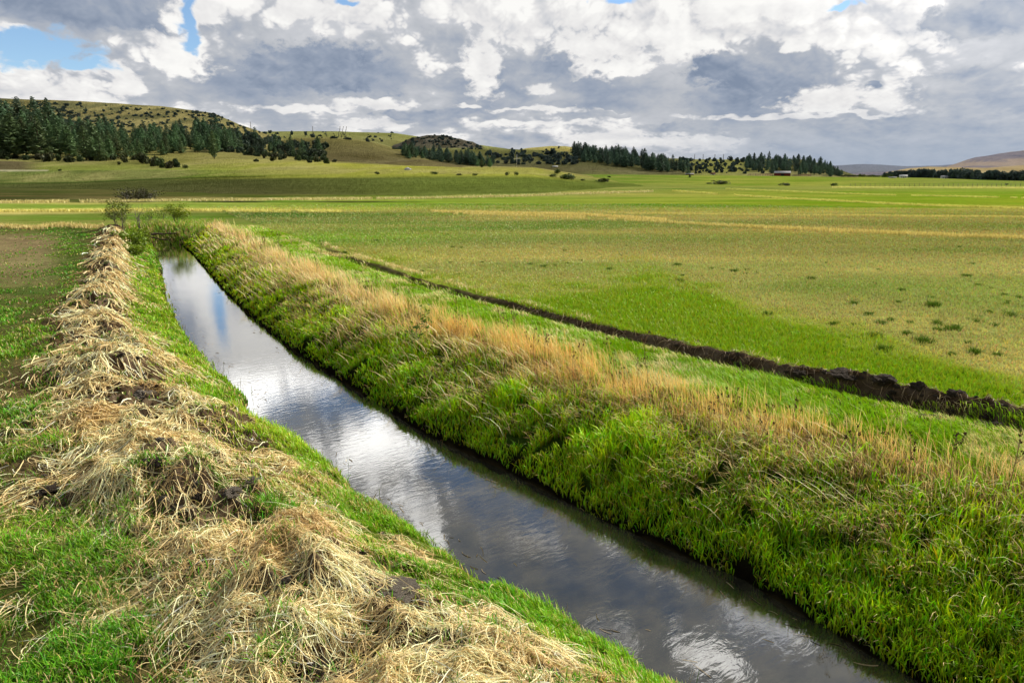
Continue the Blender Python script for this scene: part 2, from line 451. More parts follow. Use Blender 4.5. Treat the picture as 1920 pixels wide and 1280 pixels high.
# ------------------------------------------------------------------ ground sheet
def build_ground():
    gp = lambda a, b, n: np.geomspace(a, b, n)[1:]
    u = np.concatenate([np.arange(0, .5, .016), np.arange(.5, 5.6, .026), 5.6 - .9 + gp(.9, 30, 240), gp(34.7, 16000, 126)])
    tch = np.linspace(0, 1, 16)[1:-1]
    ys = np.concatenate([-gp(4, 16000, 40)[::-1], np.linspace(-4, 2.4, 40, endpoint=False), np.geomspace(2.4, 95, 820), gp(95, 16000, 110)])
    yc = np.clip(ys, -8, 42.4)
    xl = np.interp(yc, WLy, WLx); xr = np.interp(yc, WRy, WRx); c = np.interp(yc, _ys, _ct)
    XL = xl[:, None] - u[::-1][None] / c[:, None]; XR = xr[:, None] + u[None] / c[:, None]
    XC = xl[:, None] * (1 - tch)[None] + xr[:, None] * tch[None]
    X = np.concatenate([XL, XC, XR], 1); Yg = np.repeat(ys[:, None], X.shape[1], 1)
    x = X.ravel(); y = Yg.ravel()
    z = height(x, y)
    col = ground_colour(x, y)
    m, n = X.shape
    i = np.arange(m - 1)[:, None] * n; j = np.arange(n - 1)[None, :]
    quads = np.stack([i + j, i + j + 1, i + n + j + 1, i + n + j], -1).reshape(-1, 4)
    me = mesh_np('ground', np.stack([x, y, z], -1), quads=quads, col=col, smooth=True)
    mt, N = material('ground_cover')
    a = N.node('ShaderNodeVertexColor'); a.layer_name = 'Col'
    geo = N.node('ShaderNodeNewGeometry')
    P = geo.outputs['Position']
    v = N.noise(P, 9, 6, .7)[0]
    v2 = N.noise(P, .55, 6, .65)
    v3 = N.noise(N.vm('MULTIPLY', P, (.5, 3.0, 1)), .35, 5, .6)[0]
    k = N.m('MULTIPLY', N.mr(v, .2, .8, .55, 1.45), N.mr(v2[0], .25, .75, .78, 1.22))
    k = N.m('MULTIPLY', k, N.mr(v3, .25, .75, .86, 1.14))
    c = N.mul(a.outputs[0], N.xyz(k, k, k))
    hs = N.node('ShaderNodeHueSaturation'); N.l.new(c, hs.inputs['Color'])
    N.l.new(N.mr(v2[0], .25, .75, .485, .515), hs.inputs['Hue'])
    p = N.node('ShaderNodeBsdfDiffuse'); N.l.new(hs.outputs[0], p.inputs['Color'])
    b = N.node('ShaderNodeBump'); b.inputs['Strength'].default_value = .7; b.inputs['Distance'].default_value = .05
    N.l.new(N.noise(P, 14, 6, .7)[0], b.inputs['Height']); N.l.new(b.outputs[0], p.inputs['Normal'])
    out(N, p.outputs[0])
    link('ground', me, mt, kind='structure')
    return me

GROUND = build_ground()
print('ground', time.time() - T0)

# ------------------------------------------------------------------ water
def build_water():
    ys = np.concatenate([np.linspace(-6, 20, 200), np.linspace(20.2, 42.3, 80)])
    xl = np.interp(ys, WLy, WLx) - .35; xr = np.interp(ys, WRy, WRx) + .3
    t = np.linspace(0, 1, 13)
    X = xl[:, None] * (1 - t) + xr[:, None] * t
    V = np.stack([X, np.repeat(ys[:, None], 13, 1), np.zeros_like(X)], -1).reshape(-1, 3)
    i = np.arange(len(ys) - 1)[:, None] * 13; j = np.arange(12)[None]
    q = np.stack([i + j, i + j + 1, i + 14 + j, i + 13 + j], -1).reshape(-1, 4)
    me = mesh_np('water', V, quads=q, smooth=True)
    m, N = material('ditch_water')
    geo = N.node('ShaderNodeNewGeometry'); P = geo.outputs['Position']
    # ripples run across the flow
    mp = N.node('ShaderNodeMapping'); mp.inputs['Rotation'].default_value = (0, 0, R(-38)); N.l.new(P, mp.inputs[0])
    Q = mp.outputs[0]
    w1 = N.noise(N.vm('MULTIPLY', Q, (1.0, 2.6, 1)), 4.5, 4, .55, .6)[0]
    w2 = N.noise(N.vm('MULTIPLY', Q, (1.0, 1.8, 1)), 15, 4, .6, .5)[0]
    w3 = N.noise(Q, .9, 3, .5)[0]
    hgt = N.m('ADD', w1, N.m('MULTIPLY', w2, N.m('MULTIPLY', N.ss(w3, .42, .68), .55)))
    b = N.node('ShaderNodeBump'); b.inputs['Strength'].default_value = .026; b.inputs['Distance'].default_value = .05
    N.l.new(hgt, b.inputs['Height'])
    fr = N.node('ShaderNodeFresnel'); fr.inputs[0].default_value = 1.6; N.l.new(b.outputs[0], fr.inputs['Normal'])
    mud = N.noise(N.vm('MULTIPLY', Q, (1, 1.3, 1)), 2.2, 5, .6)[0]
    d = N.node('ShaderNodeBsdfDiffuse')
    N.l.new(N.mix(N.ss(mud, .35, .7), (.022, .021, .013, 1), (.062, .055, .033, 1)), d.inputs[0])
    g = N.node('ShaderNodeBsdfGlossy'); g.inputs['Roughness'].default_value = .0; g.inputs[0].default_value = (1, 1, 1, 1)
    N.l.new(b.outputs[0], g.inputs['Normal'])
    mx = N.node('ShaderNodeMixShader')
    N.l.new(N.m('MULTIPLY_ADD', fr.outputs[0], 1.75, .0, clamp=True), mx.inputs[0]); N.l.new(d.outputs[0], mx.inputs[1]); N.l.new(g.outputs[0], mx.inputs[2])
    out(N, mx.outputs[0])
    link('water', me, m, kind='structure')
build_water()

# ------------------------------------------------------------------ hills
BV = []
def add_bvh(me):
    n = len(me.vertices); co = np.empty(n * 3, np.float32); me.vertices.foreach_get('co', co)
    polys = [tuple(p.vertices) for p in me.polygons]
    BV.append(BVHTree.FromPolygons([Vector(c) for c in co.reshape(-1, 3)], polys))

def hill(name, cols, rows, colour, noise_px=2.0, ns=.02, nx=160, nr=14, seed=0, mat=None):
    """rows, near to far: (Y, [photo rows along cols]); a surface standing at its real distance"""
    cols = np.array(cols, float)
    xs = np.linspace(cols[0], cols[-1], nx)
    Ys = np.array([r[0] for r in rows], float)
    PY = np.array([np.interp(xs, cols, r[1]) for r in rows])
    PY[-1] = PY[-2] + 9          # the back falls away behind the skyline
    for i_ in range(len(rows) - 2): PY[i_] = np.maximum(PY[i_], PY[i_ + 1] + .3)
    t = np.linspace(0, len(rows) - 1, (len(rows) - 1) * nr + 1)
    V = []
    for tt in t:
        i = min(int(tt), len(rows) - 2); f = tt - i
        Y = Ys[i] * (1 - f) + Ys[i + 1] * f
        py = PY[i] * (1 - f) + PY[i + 1] * f
        p = at_y(xs, py, Y)
        V.append(p)
    V = np.array(V)
    sc = V[..., 1] / F
    fade = np.minimum(sstep(0, 1.2, t), 1)[:, None]
    V[..., 2] += (fbm(V[..., 0] * ns, V[..., 1] * ns, seed, 5, .55) - .5) * 2 * noise_px * sc * fade
    c = colour(np.broadcast_to(xs, V.shape[:2]), np.broadcast_to(t[:, None], V.shape[:2]), V)
    n = nx
    i = np.arange(len(t) - 1)[:, None] * n; j = np.arange(n - 1)[None]
    q = np.stack([i + j, i + j + 1, i + n + j + 1, i + n + j], -1).reshape(-1, 4)
    me = mesh_np(name, V.reshape(-1, 3), quads=q, col=c.reshape(-1, 3), smooth=True)
    link(name, me, mat or M_hill, kind='structure')
    add_bvh(me)

M_hill, N = material('hillside')
a = N.node('ShaderNodeVertexColor'); a.layer_name = 'Col'
geo = N.node('ShaderNodeNewGeometry'); Pz = geo.outputs['Position']
v = N.noise(Pz, .35, 7, .7)[0]; v2 = N.noise(N.vm('MULTIPLY', Pz, (1, 1, 3.0)), .06, 6, .65)[0]
k = N.m('MULTIPLY', N.mr(v, .25, .75, .65, 1.35), N.mr(v2, .25, .75, .75, 1.25))
c = N.mul(a.outputs[0], N.xyz(k, k, k))
p = N.node('ShaderNodeBsdfDiffuse'); N.l.new(c, p.inputs['Color'])
b = N.node('ShaderNodeBump'); b.inputs['Strength'].default_value = .9; b.inputs['Distance'].default_value = 1.4
N.l.new(N.noise(Pz, .8, 5, .65)[0], b.inputs['Height']); N.l.new(b.outputs[0], p.inputs['Normal'])
out(N, p.outputs[0])

def tone(stops, t):
    ts = [s[0] for s in stops]
    return np.stack([np.interp(t, ts, [s[1][k] for s in stops]) for k in range(3)], -1)

def blend(c, m, t):
    m = np.clip(m, 0, 1)[..., None]
    return c * (1 - m) + np.asarray(t, float) * m

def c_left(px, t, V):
    c = tone([(0, (86, 84, 52)), (.85, (92, 98, 54)), (.98, (100, 108, 56)), (1.04, (92, 112, 48)), (1.5, (112, 132, 60)), (1.95, (125, 140, 72)), (2.1, (150, 162, 78)), (3, (152, 150, 84)), (4.2, (162, 156, 94)), (5, (156, 147, 98)), (6, (148, 140, 92)), (7, (150, 150, 90))], t)  # dark low stops are cloud shadow painted onto the field
    n = fbm(V[..., 0] * .03, V[..., 1] * .03, 3, 4) - .5
    yg = np.interp(px, [300, 480, 620, 1000, 1120], [0, .6, 1, 1, .2]) * (t > .9) * (t < 3.2)
    c = blend(c, yg * .85, (188, 190, 80))
    c = blend(c, sstep(.02, .2, n) * .5 * (t > 1.1), (172, 164, 104))
    ns_ = fbm(V[..., 0] * .11, V[..., 2] * .25, 4, 4, .6)
    c = blend(c, sstep(.52, .66, ns_) * sstep(3.6, 4.6, t) * .65 * (px < 500), (104, 108, 74))
    c = blend(c, sstep(.52, .62, 1 - ns_) * (t > 1.2) * .4, (186, 176, 116))
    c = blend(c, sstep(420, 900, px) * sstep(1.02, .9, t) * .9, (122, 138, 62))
    # pale dirt track below the trees, dark soil above it
    c = blend(c, ((abs(t - 2.03) < .05) & (px < 90)) * .9, (205, 200, 165))
    c = blend(c, (t > 2.1) * (t < 2.7) * sstep(90, 30, px) * .8, (104, 92, 72))
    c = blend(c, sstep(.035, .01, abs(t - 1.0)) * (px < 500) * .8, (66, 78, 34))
    return lin(np.clip(c + n[..., None] * 26, 5, 240)) * KH

cH = [-500, 0, 150, 300, 400, 450, 500, 600, 700, 850, 1000, 1150, 1300]
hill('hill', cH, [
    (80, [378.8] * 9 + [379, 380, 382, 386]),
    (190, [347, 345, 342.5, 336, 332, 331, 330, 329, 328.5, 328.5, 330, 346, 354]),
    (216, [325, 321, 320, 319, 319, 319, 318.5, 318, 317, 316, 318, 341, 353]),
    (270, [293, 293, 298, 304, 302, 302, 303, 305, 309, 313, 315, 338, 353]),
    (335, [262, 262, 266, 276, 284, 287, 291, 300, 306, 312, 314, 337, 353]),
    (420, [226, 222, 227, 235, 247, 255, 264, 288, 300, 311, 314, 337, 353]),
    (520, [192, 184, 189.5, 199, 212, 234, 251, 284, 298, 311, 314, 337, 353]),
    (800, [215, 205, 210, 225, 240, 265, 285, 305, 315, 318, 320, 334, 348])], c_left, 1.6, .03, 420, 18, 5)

def c_tan(px, t, V):
    n = fbm(V[..., 0] * .04, V[..., 1] * .04, 13, 4) - .5
    c = tone([(0, (138, 130, 84)), (1, (112, 104, 70)), (2, (132, 126, 80)), (3, (150, 146, 92))], t)
    return lin(np.clip(c + n[..., None] * 40, 5, 240)) * KH
hill('hill', [520, 560, 600, 640, 700, 750, 790, 830, 870], [
    (300, [320] * 9), (340, [298, 296, 296, 297, 300, 304, 308, 312, 318]),
    (400, [266, 262, 262, 263, 270, 284, 297, 308, 318]),
    (450, [264, 258, 257, 258, 266, 281, 296, 308, 319]), (600, [270, 268, 268, 270, 282, 295, 308, 318, 322])], c_tan, 1.2, .04, 180, 12, 21)
hill('hill', [660, 700, 740, 790, 840, 890, 920], [
    (262, [322] * 7), (290, [318, 312, 308, 306, 310, 317, 321]), (315, [317, 308, 302, 299, 306, 316, 321]), (400, [325] * 7)],
    lambda px, t, V: lin(np.clip(tone([(0, (140, 134, 82)), (2, (126, 116, 84)), (3, (130, 120, 84))], t) + (fbm(V[..., 0] * .06, V[..., 1] * .06, 17, 4)[..., None] - .5) * 40, 5, 240)) * KH, .8, .06, 120, 10, 27)
hill('hill', [400, 470, 560, 640, 740, 800, 900, 960, 1060], [
    (600, [318] * 9), (760, [262, 260, 259, 260, 264, 272, 280, 288, 300]), (900, [250, 247, 246, 246.5, 250, 258, 272, 280, 296]), (1400, [265] * 9)],
    lambda px, t, V: lin(np.clip(tone([(0, (130, 134, 78)), (1, (150, 150, 92)), (2, (152, 156, 92))], t) + (fbm(V[..., 0] * .02, V[..., 1] * .02, 19, 4)[..., None] - .5) * 40, 5, 240)) * KH, 1.2, .02, 200, 12, 33)

def c_rock(px, t, V):
    n = fbm(V[..., 0] * .12, V[..., 2] * .3, 29, 4) - .5
    c = tone([(0, (108, 106, 76)), (1, (96, 92, 80)), (2, (104, 100, 86))], t)
    return lin(np.clip(c + n[..., None] * 70, 5, 240)) * KH
hill('hill', [720, 740, 765, 800, 830, 860, 885, 902, 925], [
    (640, [292] * 9), (700, [284, 276, 268, 262, 262, 268, 274, 279, 285]), (740, [283, 271, 262, 253, 254, 261, 267, 275, 284]), (900, [290] * 9)], c_rock, 3.2, .06, 150, 12, 39)

def c_ridge(px, t, V):
    n = fbm(V[..., 0] * .03, V[..., 1] * .03, 37, 4) - .5
    c = tone([(0, (122, 128, 72)), (.5, (112, 108, 74)), (1, (108, 108, 70)), (2, (128, 130, 80)), (3, (120, 120, 80))], t)
    c = blend(c, sstep(1270, 1330, px) * sstep(1500, 1420, px) * .8, (158, 160, 86))
    c = blend(c, (t < .7) * sstep(1380, 1420, px), (170, 166, 110))
    return lin(np.clip(c + n[..., None] * 46, 5, 240)) * KH
cR = [720, 800, 900, 1000, 1100, 1150, 1200, 1300, 1400, 1450, 1500, 1540, 1580, 1610]
hill('hill', cR, [
    (410, [331, 331, 331, 331, 331, 331, 331, 331, 331.5, 331.5, 331.5, 331.5, 332, 332.5]),
    (470, [306, 304, 304, 305, 306, 309, 314, 318, 318, 317, 317, 319, 325, 331]),
    (560, [290, 279, 277, 281, 287, 291, 296, 299, 299, 298, 299, 306, 320, 331]),
    (800, [300, 292, 290, 292, 296, 300, 305, 308, 308, 308, 310, 318, 328, 333])], c_ridge, 1.6, .03, 320, 14, 45)
hill('hill', [960, 990, 1030, 1060, 1090, 1130, 1200, 1260], [
    (600, [290] * 8), (640, [283, 278, 274.5, 274, 278, 285, 293, 300]), (760, [292] * 8)],
    lambda px, t, V: lin(np.clip(tone([(0, (160, 150, 92)), (1, (206, 196, 118)), (2, (190, 180, 110))], t) + (fbm(V[..., 0] * .05, V[..., 1] * .05, 47, 3)[..., None] - .5) * 30, 5, 240)) * KH, .8, .04, 100, 10, 49)

def c_mtn(px, t, V):
    n = fbm(V[..., 0] * .004, V[..., 2] * .03, 53, 5, .6) - .5
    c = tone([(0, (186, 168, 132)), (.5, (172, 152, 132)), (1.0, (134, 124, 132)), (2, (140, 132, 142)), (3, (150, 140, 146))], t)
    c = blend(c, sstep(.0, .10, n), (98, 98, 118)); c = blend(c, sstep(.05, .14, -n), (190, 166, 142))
    c = c * .66 + np.array([158, 160, 172.]) * .34  # blue grey mixed in as painted distance haze
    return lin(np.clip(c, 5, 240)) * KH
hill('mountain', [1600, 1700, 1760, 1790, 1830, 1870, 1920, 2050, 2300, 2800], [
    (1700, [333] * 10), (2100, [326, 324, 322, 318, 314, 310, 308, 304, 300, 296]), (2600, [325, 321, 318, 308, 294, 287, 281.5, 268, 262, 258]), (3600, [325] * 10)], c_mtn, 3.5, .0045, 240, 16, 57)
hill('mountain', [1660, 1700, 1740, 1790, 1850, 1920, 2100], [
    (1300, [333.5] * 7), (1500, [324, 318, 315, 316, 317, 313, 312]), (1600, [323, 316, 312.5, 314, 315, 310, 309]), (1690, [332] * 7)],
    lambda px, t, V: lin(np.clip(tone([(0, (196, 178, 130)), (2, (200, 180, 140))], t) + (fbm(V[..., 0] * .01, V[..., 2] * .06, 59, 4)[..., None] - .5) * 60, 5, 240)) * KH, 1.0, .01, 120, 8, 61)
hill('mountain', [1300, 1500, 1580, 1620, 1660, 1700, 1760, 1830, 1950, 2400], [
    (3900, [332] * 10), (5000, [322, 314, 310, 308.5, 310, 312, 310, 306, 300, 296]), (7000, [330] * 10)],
    lambda px, t, V: lin(np.clip(tone([(0, (136, 140, 150)), (2, (122, 132, 154))], t) + (fbm(V[..., 0] * .002, V[..., 2] * .02, 63, 4)[..., None] - .5) * 24, 5, 240)) * KH, 1.2, .002, 160, 8, 65)  # bluish tones carry the haze of distance in the colour

# coarse copy of the flat ground for placing things
_gx, _gy = np.meshgrid(np.linspace(-600, 900, 151), np.linspace(2, 900, 181))
_gz = height(_gx.ravel(), _gy.ravel(), False)
_i = np.arange(180)[:, None] * 151; _j = np.arange(150)[None]
_q = np.stack([_i + _j, _i + _j + 1, _i + 152 + _j, _i + 151 + _j], -1).reshape(-1, 4)
BV.append(BVHTree.FromPolygons([Vector(v) for v in np.stack([_gx.ravel(), _gy.ravel(), _gz], -1)], [tuple(int(a) for a in q) for q in _q]))

def drop(px, py):
    """where the line of sight through a photo point meets the land"""
    d = Vector([float(a) for a in ray(px, py)]).normalized()
    o = Vector((0, 0, CAMZ)); best = None
    for b in BV:
        h = b.ray_cast(o, d, 20000)
        if h[0] is not None and (best is None or h[3] < best[3]): best = h
    return None if best is None else best[0]

def drop_near(px, py):
    """same on the finely modelled banks near the camera"""
    z = G
    for _ in range(5):
        x, y = unproj(px, py, z); z = .5 * z + .5 * float(height(np.array([x]), np.array([y]))[0])
    return Vector((float(x), float(y), float(height(np.array([x]), np.array([y]))[0])))
print('hills', time.time() - T0)
# ------------------------------------------------------------------ trees and shrubs
def rot_tris(cent, size, r, flat=.5, elong=1.6):
    """one leaf-clump triangle pair per centre, randomly turned"""
    n = len(cent)
    a = r.normal(size=(n, 3)); a[:, 2] *= flat; a /= np.linalg.norm(a, axis=1)[:, None]
    b = r.normal(size=(n, 3)); b -= (b * a).sum(1)[:, None] * a; b /= np.linalg.norm(b, axis=1)[:, None]
    s = np.asarray(size).reshape(-1, 1)
    V = np.stack([cent - a * s * elong * .5, cent + b * s * .5, cent + a * s * elong * .5, cent - b * s * .42], 1).reshape(-1, 3)
    i = np.arange(n)[:, None] * 4
    T = np.concatenate([i + np.array([[0, 1, 2]]), i + np.array([[0, 2, 3]])], 0)
    return V, T

def pine_meshes(seed, H=20.0, base=.14, rad=.17, dense=1.0, pw=.75):
    r = np.random.default_rng(seed)
    tk = MB()
    bend = r.normal(size=2) * .25
    zs = np.linspace(-.6, H * .97, 7)
    tk.tube(np.stack([bend[0] * (zs / H) ** 2, bend[1] * (zs / H) ** 2, zs], -1), np.interp(zs, [-.6, H], [.34, .05]), 6, (1, 1, 1))
    C = []; Sz = []; Cc = []
    nl = int(30 * dense); lob = r.uniform(.65, 1.25, (nl + 2, 7)); ph = r.uniform(0, 6.28)
    for k in range(nl):
        f = k / (nl - 1)
        z = H * (base + (1 - base) * f ** .95)
        prof = (1 - f) ** pw * (min(1, .45 + f * 3.2))
        R0 = H * rad * prof + .18
        nb = 5 + int(r.integers(0, 3)) - (2 if f > .85 else 0)
        ph += 1.1
        for b_ in range(nb):
            if r.random() < .14: continue
            th = ph + 6.283 * b_ / nb + r.normal() * .25
            L = R0 * lob[k, b_ % 7]
            m = max(3, int(3 + 5 * L / (H * rad)))
            t = r.uniform(.3, 1.0, m)
            droop = -.18 * L * t ** 2 + .22 * L * t
            w = .16 * L
            x = np.cos(th) * L * t + r.normal(size=m) * w; y = np.sin(th) * L * t + r.normal(size=m) * w
            zz = z + droop + r.normal(size=m) * .22
            C.append(np.stack([x, y, zz], -1)); Sz.append(r.uniform(.5, 1.05, m) * (H / 20) * (1.05 - .45 * f))
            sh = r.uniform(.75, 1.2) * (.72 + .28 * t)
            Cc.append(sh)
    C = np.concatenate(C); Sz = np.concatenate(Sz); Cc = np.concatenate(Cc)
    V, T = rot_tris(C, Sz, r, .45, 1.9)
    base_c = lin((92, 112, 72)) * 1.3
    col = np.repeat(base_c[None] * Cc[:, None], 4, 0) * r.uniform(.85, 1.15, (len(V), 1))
    return tk.mesh('trunk'), mesh_np('crown', V, T, col=col)

def bush_mesh(seed, tone_c, n=420, w=1.0, h=1.0, lobes=6, size=.2, name='crown', zmin=.02):
    """unit bush (radius ~1, height ~1.4) of leaf clumps round several uneven lobes"""
    r = np.random.default_rng(seed)
    P = []
    for k in range(lobes):
        a = r.uniform(0, 6.283); d = r.uniform(.1, .75); rr = r.uniform(.35, .62)
        c = np.array([math.cos(a) * d * w, math.sin(a) * d * w, r.uniform(.3, .95) * h])
        m = n // lobes
        v = r.normal(size=(m, 3)); v /= np.linalg.norm(v, axis=1)[:, None]
        P.append(c + v * rr * (r.uniform(.3, 1, (m, 1)) ** .4) * np.array([w, w, h * .9]))
    P = np.concatenate(P); P[:, 2] = np.maximum(P[:, 2], zmin)
    V, T = rot_tris(P, r.uniform(.6, 1.3, len(P)) * size, r, .8, 1.5)
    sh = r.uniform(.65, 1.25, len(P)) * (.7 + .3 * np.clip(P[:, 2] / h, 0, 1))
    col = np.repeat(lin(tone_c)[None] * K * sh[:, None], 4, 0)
    return mesh_np(name, V, T, col=col)

def tree_proto(name, label, cat, trunk, crown, tm, cm):
    t = thing(name, label, cat, (0, -500, -50))
    link('trunk', trunk, tm, t); link('crown', crown, cm, t)
    return t

PINES = []
for k in range(7):
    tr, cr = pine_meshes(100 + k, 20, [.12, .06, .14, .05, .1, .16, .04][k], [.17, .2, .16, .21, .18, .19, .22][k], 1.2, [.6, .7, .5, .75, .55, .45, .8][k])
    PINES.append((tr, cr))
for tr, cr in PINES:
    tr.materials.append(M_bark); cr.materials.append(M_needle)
_npine = 0
def plant_pine(px, py, hpx, label, group, wide=1.0, k=None):
    global _npine
    p = drop(px, py)
    if p is None: return None
    tr, cr = PINES[_npine % 7 if k is None else k]; _npine += 1
    s = hpx * p.y / F / 20.0
    o = thing('pine_tree', label, 'pine tree', (p.x, p.y, p.z - .2), group)
    o.rotation_euler = (0, 0, random.uniform(0, 6.28)); w = s * wide * random.uniform(.85, 1.2)
    o.scale = (w, w, s)
    link('trunk', tr, None, o); link('crown', cr, None, o)
    return o

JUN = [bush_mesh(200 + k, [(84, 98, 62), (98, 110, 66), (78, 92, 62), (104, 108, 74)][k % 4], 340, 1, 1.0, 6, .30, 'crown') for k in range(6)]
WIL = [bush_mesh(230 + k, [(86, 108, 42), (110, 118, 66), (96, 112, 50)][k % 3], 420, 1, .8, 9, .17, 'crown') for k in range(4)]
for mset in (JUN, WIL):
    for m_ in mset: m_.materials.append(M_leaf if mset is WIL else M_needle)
BT = MB()
for a in (0.3, 2.3, 4.4): BT.tube([(0, 0, -.15), (math.cos(a) * .2, math.sin(a) * .2, .4), (math.cos(a) * .45, math.sin(a) * .45, .85)], [.09, .06, .03], 5)
BTM = BT.mesh('trunk'); BTM.materials.append(M_bark)
def plant_bush(px, py, wpx, hpx, label, group, name='juniper_bush', cat='juniper', kind='j', k=None, parts=False, p=None):
    p = p or drop(px, py)
    if p is None: return None
    src = JUN if kind == 'j' else WIL
    me = src[random.randrange(len(src)) if k is None else k]
    sx = wpx * p.y / F / 2.2; sz = hpx * p.y / F / 1.35
    loc = (p.x, p.y, p.z - .05 * sz)
    if parts:
        o = thing(name, label, cat, loc, group); link('trunk', BTM, None, o); link('crown', me, None, o)
    else:
        o = link(name, me, None, label=label, category=cat); o.location = loc
        if group: o['group'] = group
    o.scale = (sx, sx, sz); o.rotation_euler = (0, 0, random.uniform(0, 6.28))
    return o

rr = random.Random(5)
# the stand at the foot of the hill: back rows first
L1 = ('tall dark pine in the dense stand at the foot of the grassy hill', 'pines of the dense stand below the hill')
def top_line(x): return np.interp(x, [-60, 0, 60, 105, 120, 200, 250, 300, 345, 395, 420], [182, 178, 180, 190, 205, 212, 232, 232, 238, 252, 260])
n = 0
for row, (by, cnt) in enumerate([(252, 26), (266, 30), (280, 32), (294, 22)]):
    for i in range(cnt):
        x = -60 + (i + rr.uniform(.1, .9)) * (470 if row < 3 else 330) / cnt
        y = by + rr.uniform(-5, 5) + (6 if 150 < x < 350 else 0)
        top = top_line(x) + rr.uniform(2, 30) + row * 10
        if x > 330 and row == 3: continue
        hp = max(y - top, 28)
        plant_pine(x, y, hp, *L1, wide=min(1.5, 90 / hp + .45))
plant_pine(402, 298, 50, 'dark pine standing out alone at the front right end of the dense stand', None, .85, 4)
L2 = ('small pine among junipers on the lower slope right of the dense stand', 'small pines on the juniper slope')
for x, y, h in [(425,283,42),(440,278,34),(452,284,30),(540,282,52)][:3] + [(rr.uniform(420, 600), 0, 0) for _ in range(18)]:
    if y == 0:
        y = np.interp(x, [420, 500, 600], [272, 282, 298]) + rr.uniform(-16, 6); h = rr.uniform(16, 31)
    plant_pine(x, y, h, *L2, wide=1.15)
for x, y, h in [(365,270,34),(378,266,32)]: plant_pine(x, y, h, *L1, wide=.9)
L3 = ('dark juniper bush crowding the lower slope right of the dense stand', 'junipers crowding the lower slope')
for i in range(68):
    x = rr.uniform(395, 612); y = np.interp(x, [395, 500, 612], [277, 287, 299]) + rr.uniform(-24, 9)
    w = rr.uniform(8, 20); plant_bush(x, y, w, w * rr.uniform(.6, 1.0), *L3)
L4 = ('dark juniper dot scattered across the open upper face of the hill', 'junipers dotting the upper hill face')
for i in range(84):
    x = rr.uniform(70, 478); sk = np.interp(x, [50, 200, 300, 370, 410, 440, 480], [184, 192, 199, 204, 217, 230, 247])
    f = rr.random(); y = sk + 6 + f * (np.interp(x, [70, 250, 480], [30, 50, 12]))
    if x > 380: y = sk + 1 + f * 24
    w = rr.uniform(2.5, 8); plant_bush(x, y, w, w * rr.uniform(.5, .85), *L4)
L5 = ('round dark bush along the front edge of the dense pine stand', 'bushes fronting the pine stand')
for x, y, w, h in [(10,298,22,18),(28,297,12,10),(50,300,14,12),(74,300,16,13),(90,303,28,18),(108,302,14,13),(127,304,26,16),(150,303,14,14),(170,301,12,10),(193,302,28,17),(214,300,14,12),(237,305,18,16),(255,300,12,10)]:
    plant_bush(x, y, w, h, *L5, name='bush', cat='bush')
for x, y, w, h in [(222,309,9,6),(270,307,26,22),(290,312,20,20),(305,315,22,18),(318,316,18,15),(331,314,16,17)]:
    plant_bush(x, y, w, h, 'dark bush in the line trailing downhill from the pine stand', 'bushes trailing below the stand', name='bush', cat='bush')
plant_bush(349, 316, 14, 9, 'bright green bush at the lower end of the trailing line', None, 'shrub', 'shrub', 'w')
for x, y, w, h in [(480,303,10,6),(512,302,14,8),(525,300,9,6),(580,305,11,6),(628,304,10,6),(557,300,10,8),(495,297,6,8)]:
    plant_bush(x, y, w, h, 'low lone juniper on the sunlit grass below the juniper slope', 'lone junipers on the lower grass')
for x, y, w, h in [(486,249,5,4),(497,251,9,5),(507,250,7,6),(520,252,8,4),(547,253,6,8),(573,254,5,8),(587,258,9,7),(601,256,5,4),(627,260,14,5),(652,262,16,5)]:
    plant_bush(x, y, w, h, 'small juniper along the saddle behind the bare brown knoll', 'junipers along the saddle')
L6 = ('low dark juniper on the far plateau or its rocky butte', 'junipers of the far butte')
for i in range(28):
    x = rr.uniform(738, 900); sk = np.interp(x, [738, 765, 800, 830, 860, 902], [277, 263, 254, 255, 262, 276])
    y = sk + rr.uniform(0, 16); w = rr.uniform(4, 8); plant_bush(x, min(y, 279), w, w * .6, *L6)
for x, y in [(688,262),(694,258),(700,264),(712,262),(717,266),(736,250),(763,250),(690,266),(703,258)]: plant_bush(x, y, rr.uniform(4, 8), rr.uniform(3, 6), *L6)
# the wooded ridge on the horizon
L7 = ('blue green pine in the belt behind the bare brown knoll', 'pines behind the brown knoll')
for i in range(42):
    x = rr.uniform(752, 925); y = np.interp(x, [752, 850, 925], [292, 303, 314]) + rr.uniform(-7, 4)
    plant_pine(x, y, rr.uniform(15, 23), *L7, wide=1.5)
L8 = ('blue green pine in the belt right of the white cross', 'pines right of the white cross')
for i in range(62):
    x = rr.uniform(1075, 1290); y = np.interp(x, [1075, 1150, 1230, 1290], [303, 310, 322, 327]) + rr.uniform(-12, 1)
    plant_pine(x, y, rr.uniform(19, 29), *L8, wide=1.45)
plant_pine(1099, 301, 30, 'tallest pine breaking the ridge line right of the white cross', None, 1.1, 2)
L9 = ('blue green pine on the wooded end of the ridge behind the red barn', 'pines behind the red barn')
for i in range(70):
    x = 1395 + 185 * rr.random() ** .85; lo = np.interp(x, [1395, 1450, 1560, 1585], [318, 326, 331, 331]); hi = np.interp(x, [1395, 1440, 1500, 1540, 1585], [304, 303, 305, 312, 329])
    y = rr.uniform(hi, lo); plant_pine(x, y, rr.uniform(14, 21) * (1 if x < 1560 else .7), *L9, wide=1.5)
L10 = ('dark juniper on the open ridge slope around the white cross', 'junipers around the white cross')
for i in range(44):
    x = rr.uniform(905, 1090); y = rr.uniform(np.interp(x, [905, 1090], [286, 290]), np.interp(x, [905, 1000, 1090], [304, 310, 309]))
    if x < 955 and rr.random() < .55: continue
    w = rr.uniform(6, 15); plant_bush(x, y, w, w * rr.uniform(.6, .9), *L10)
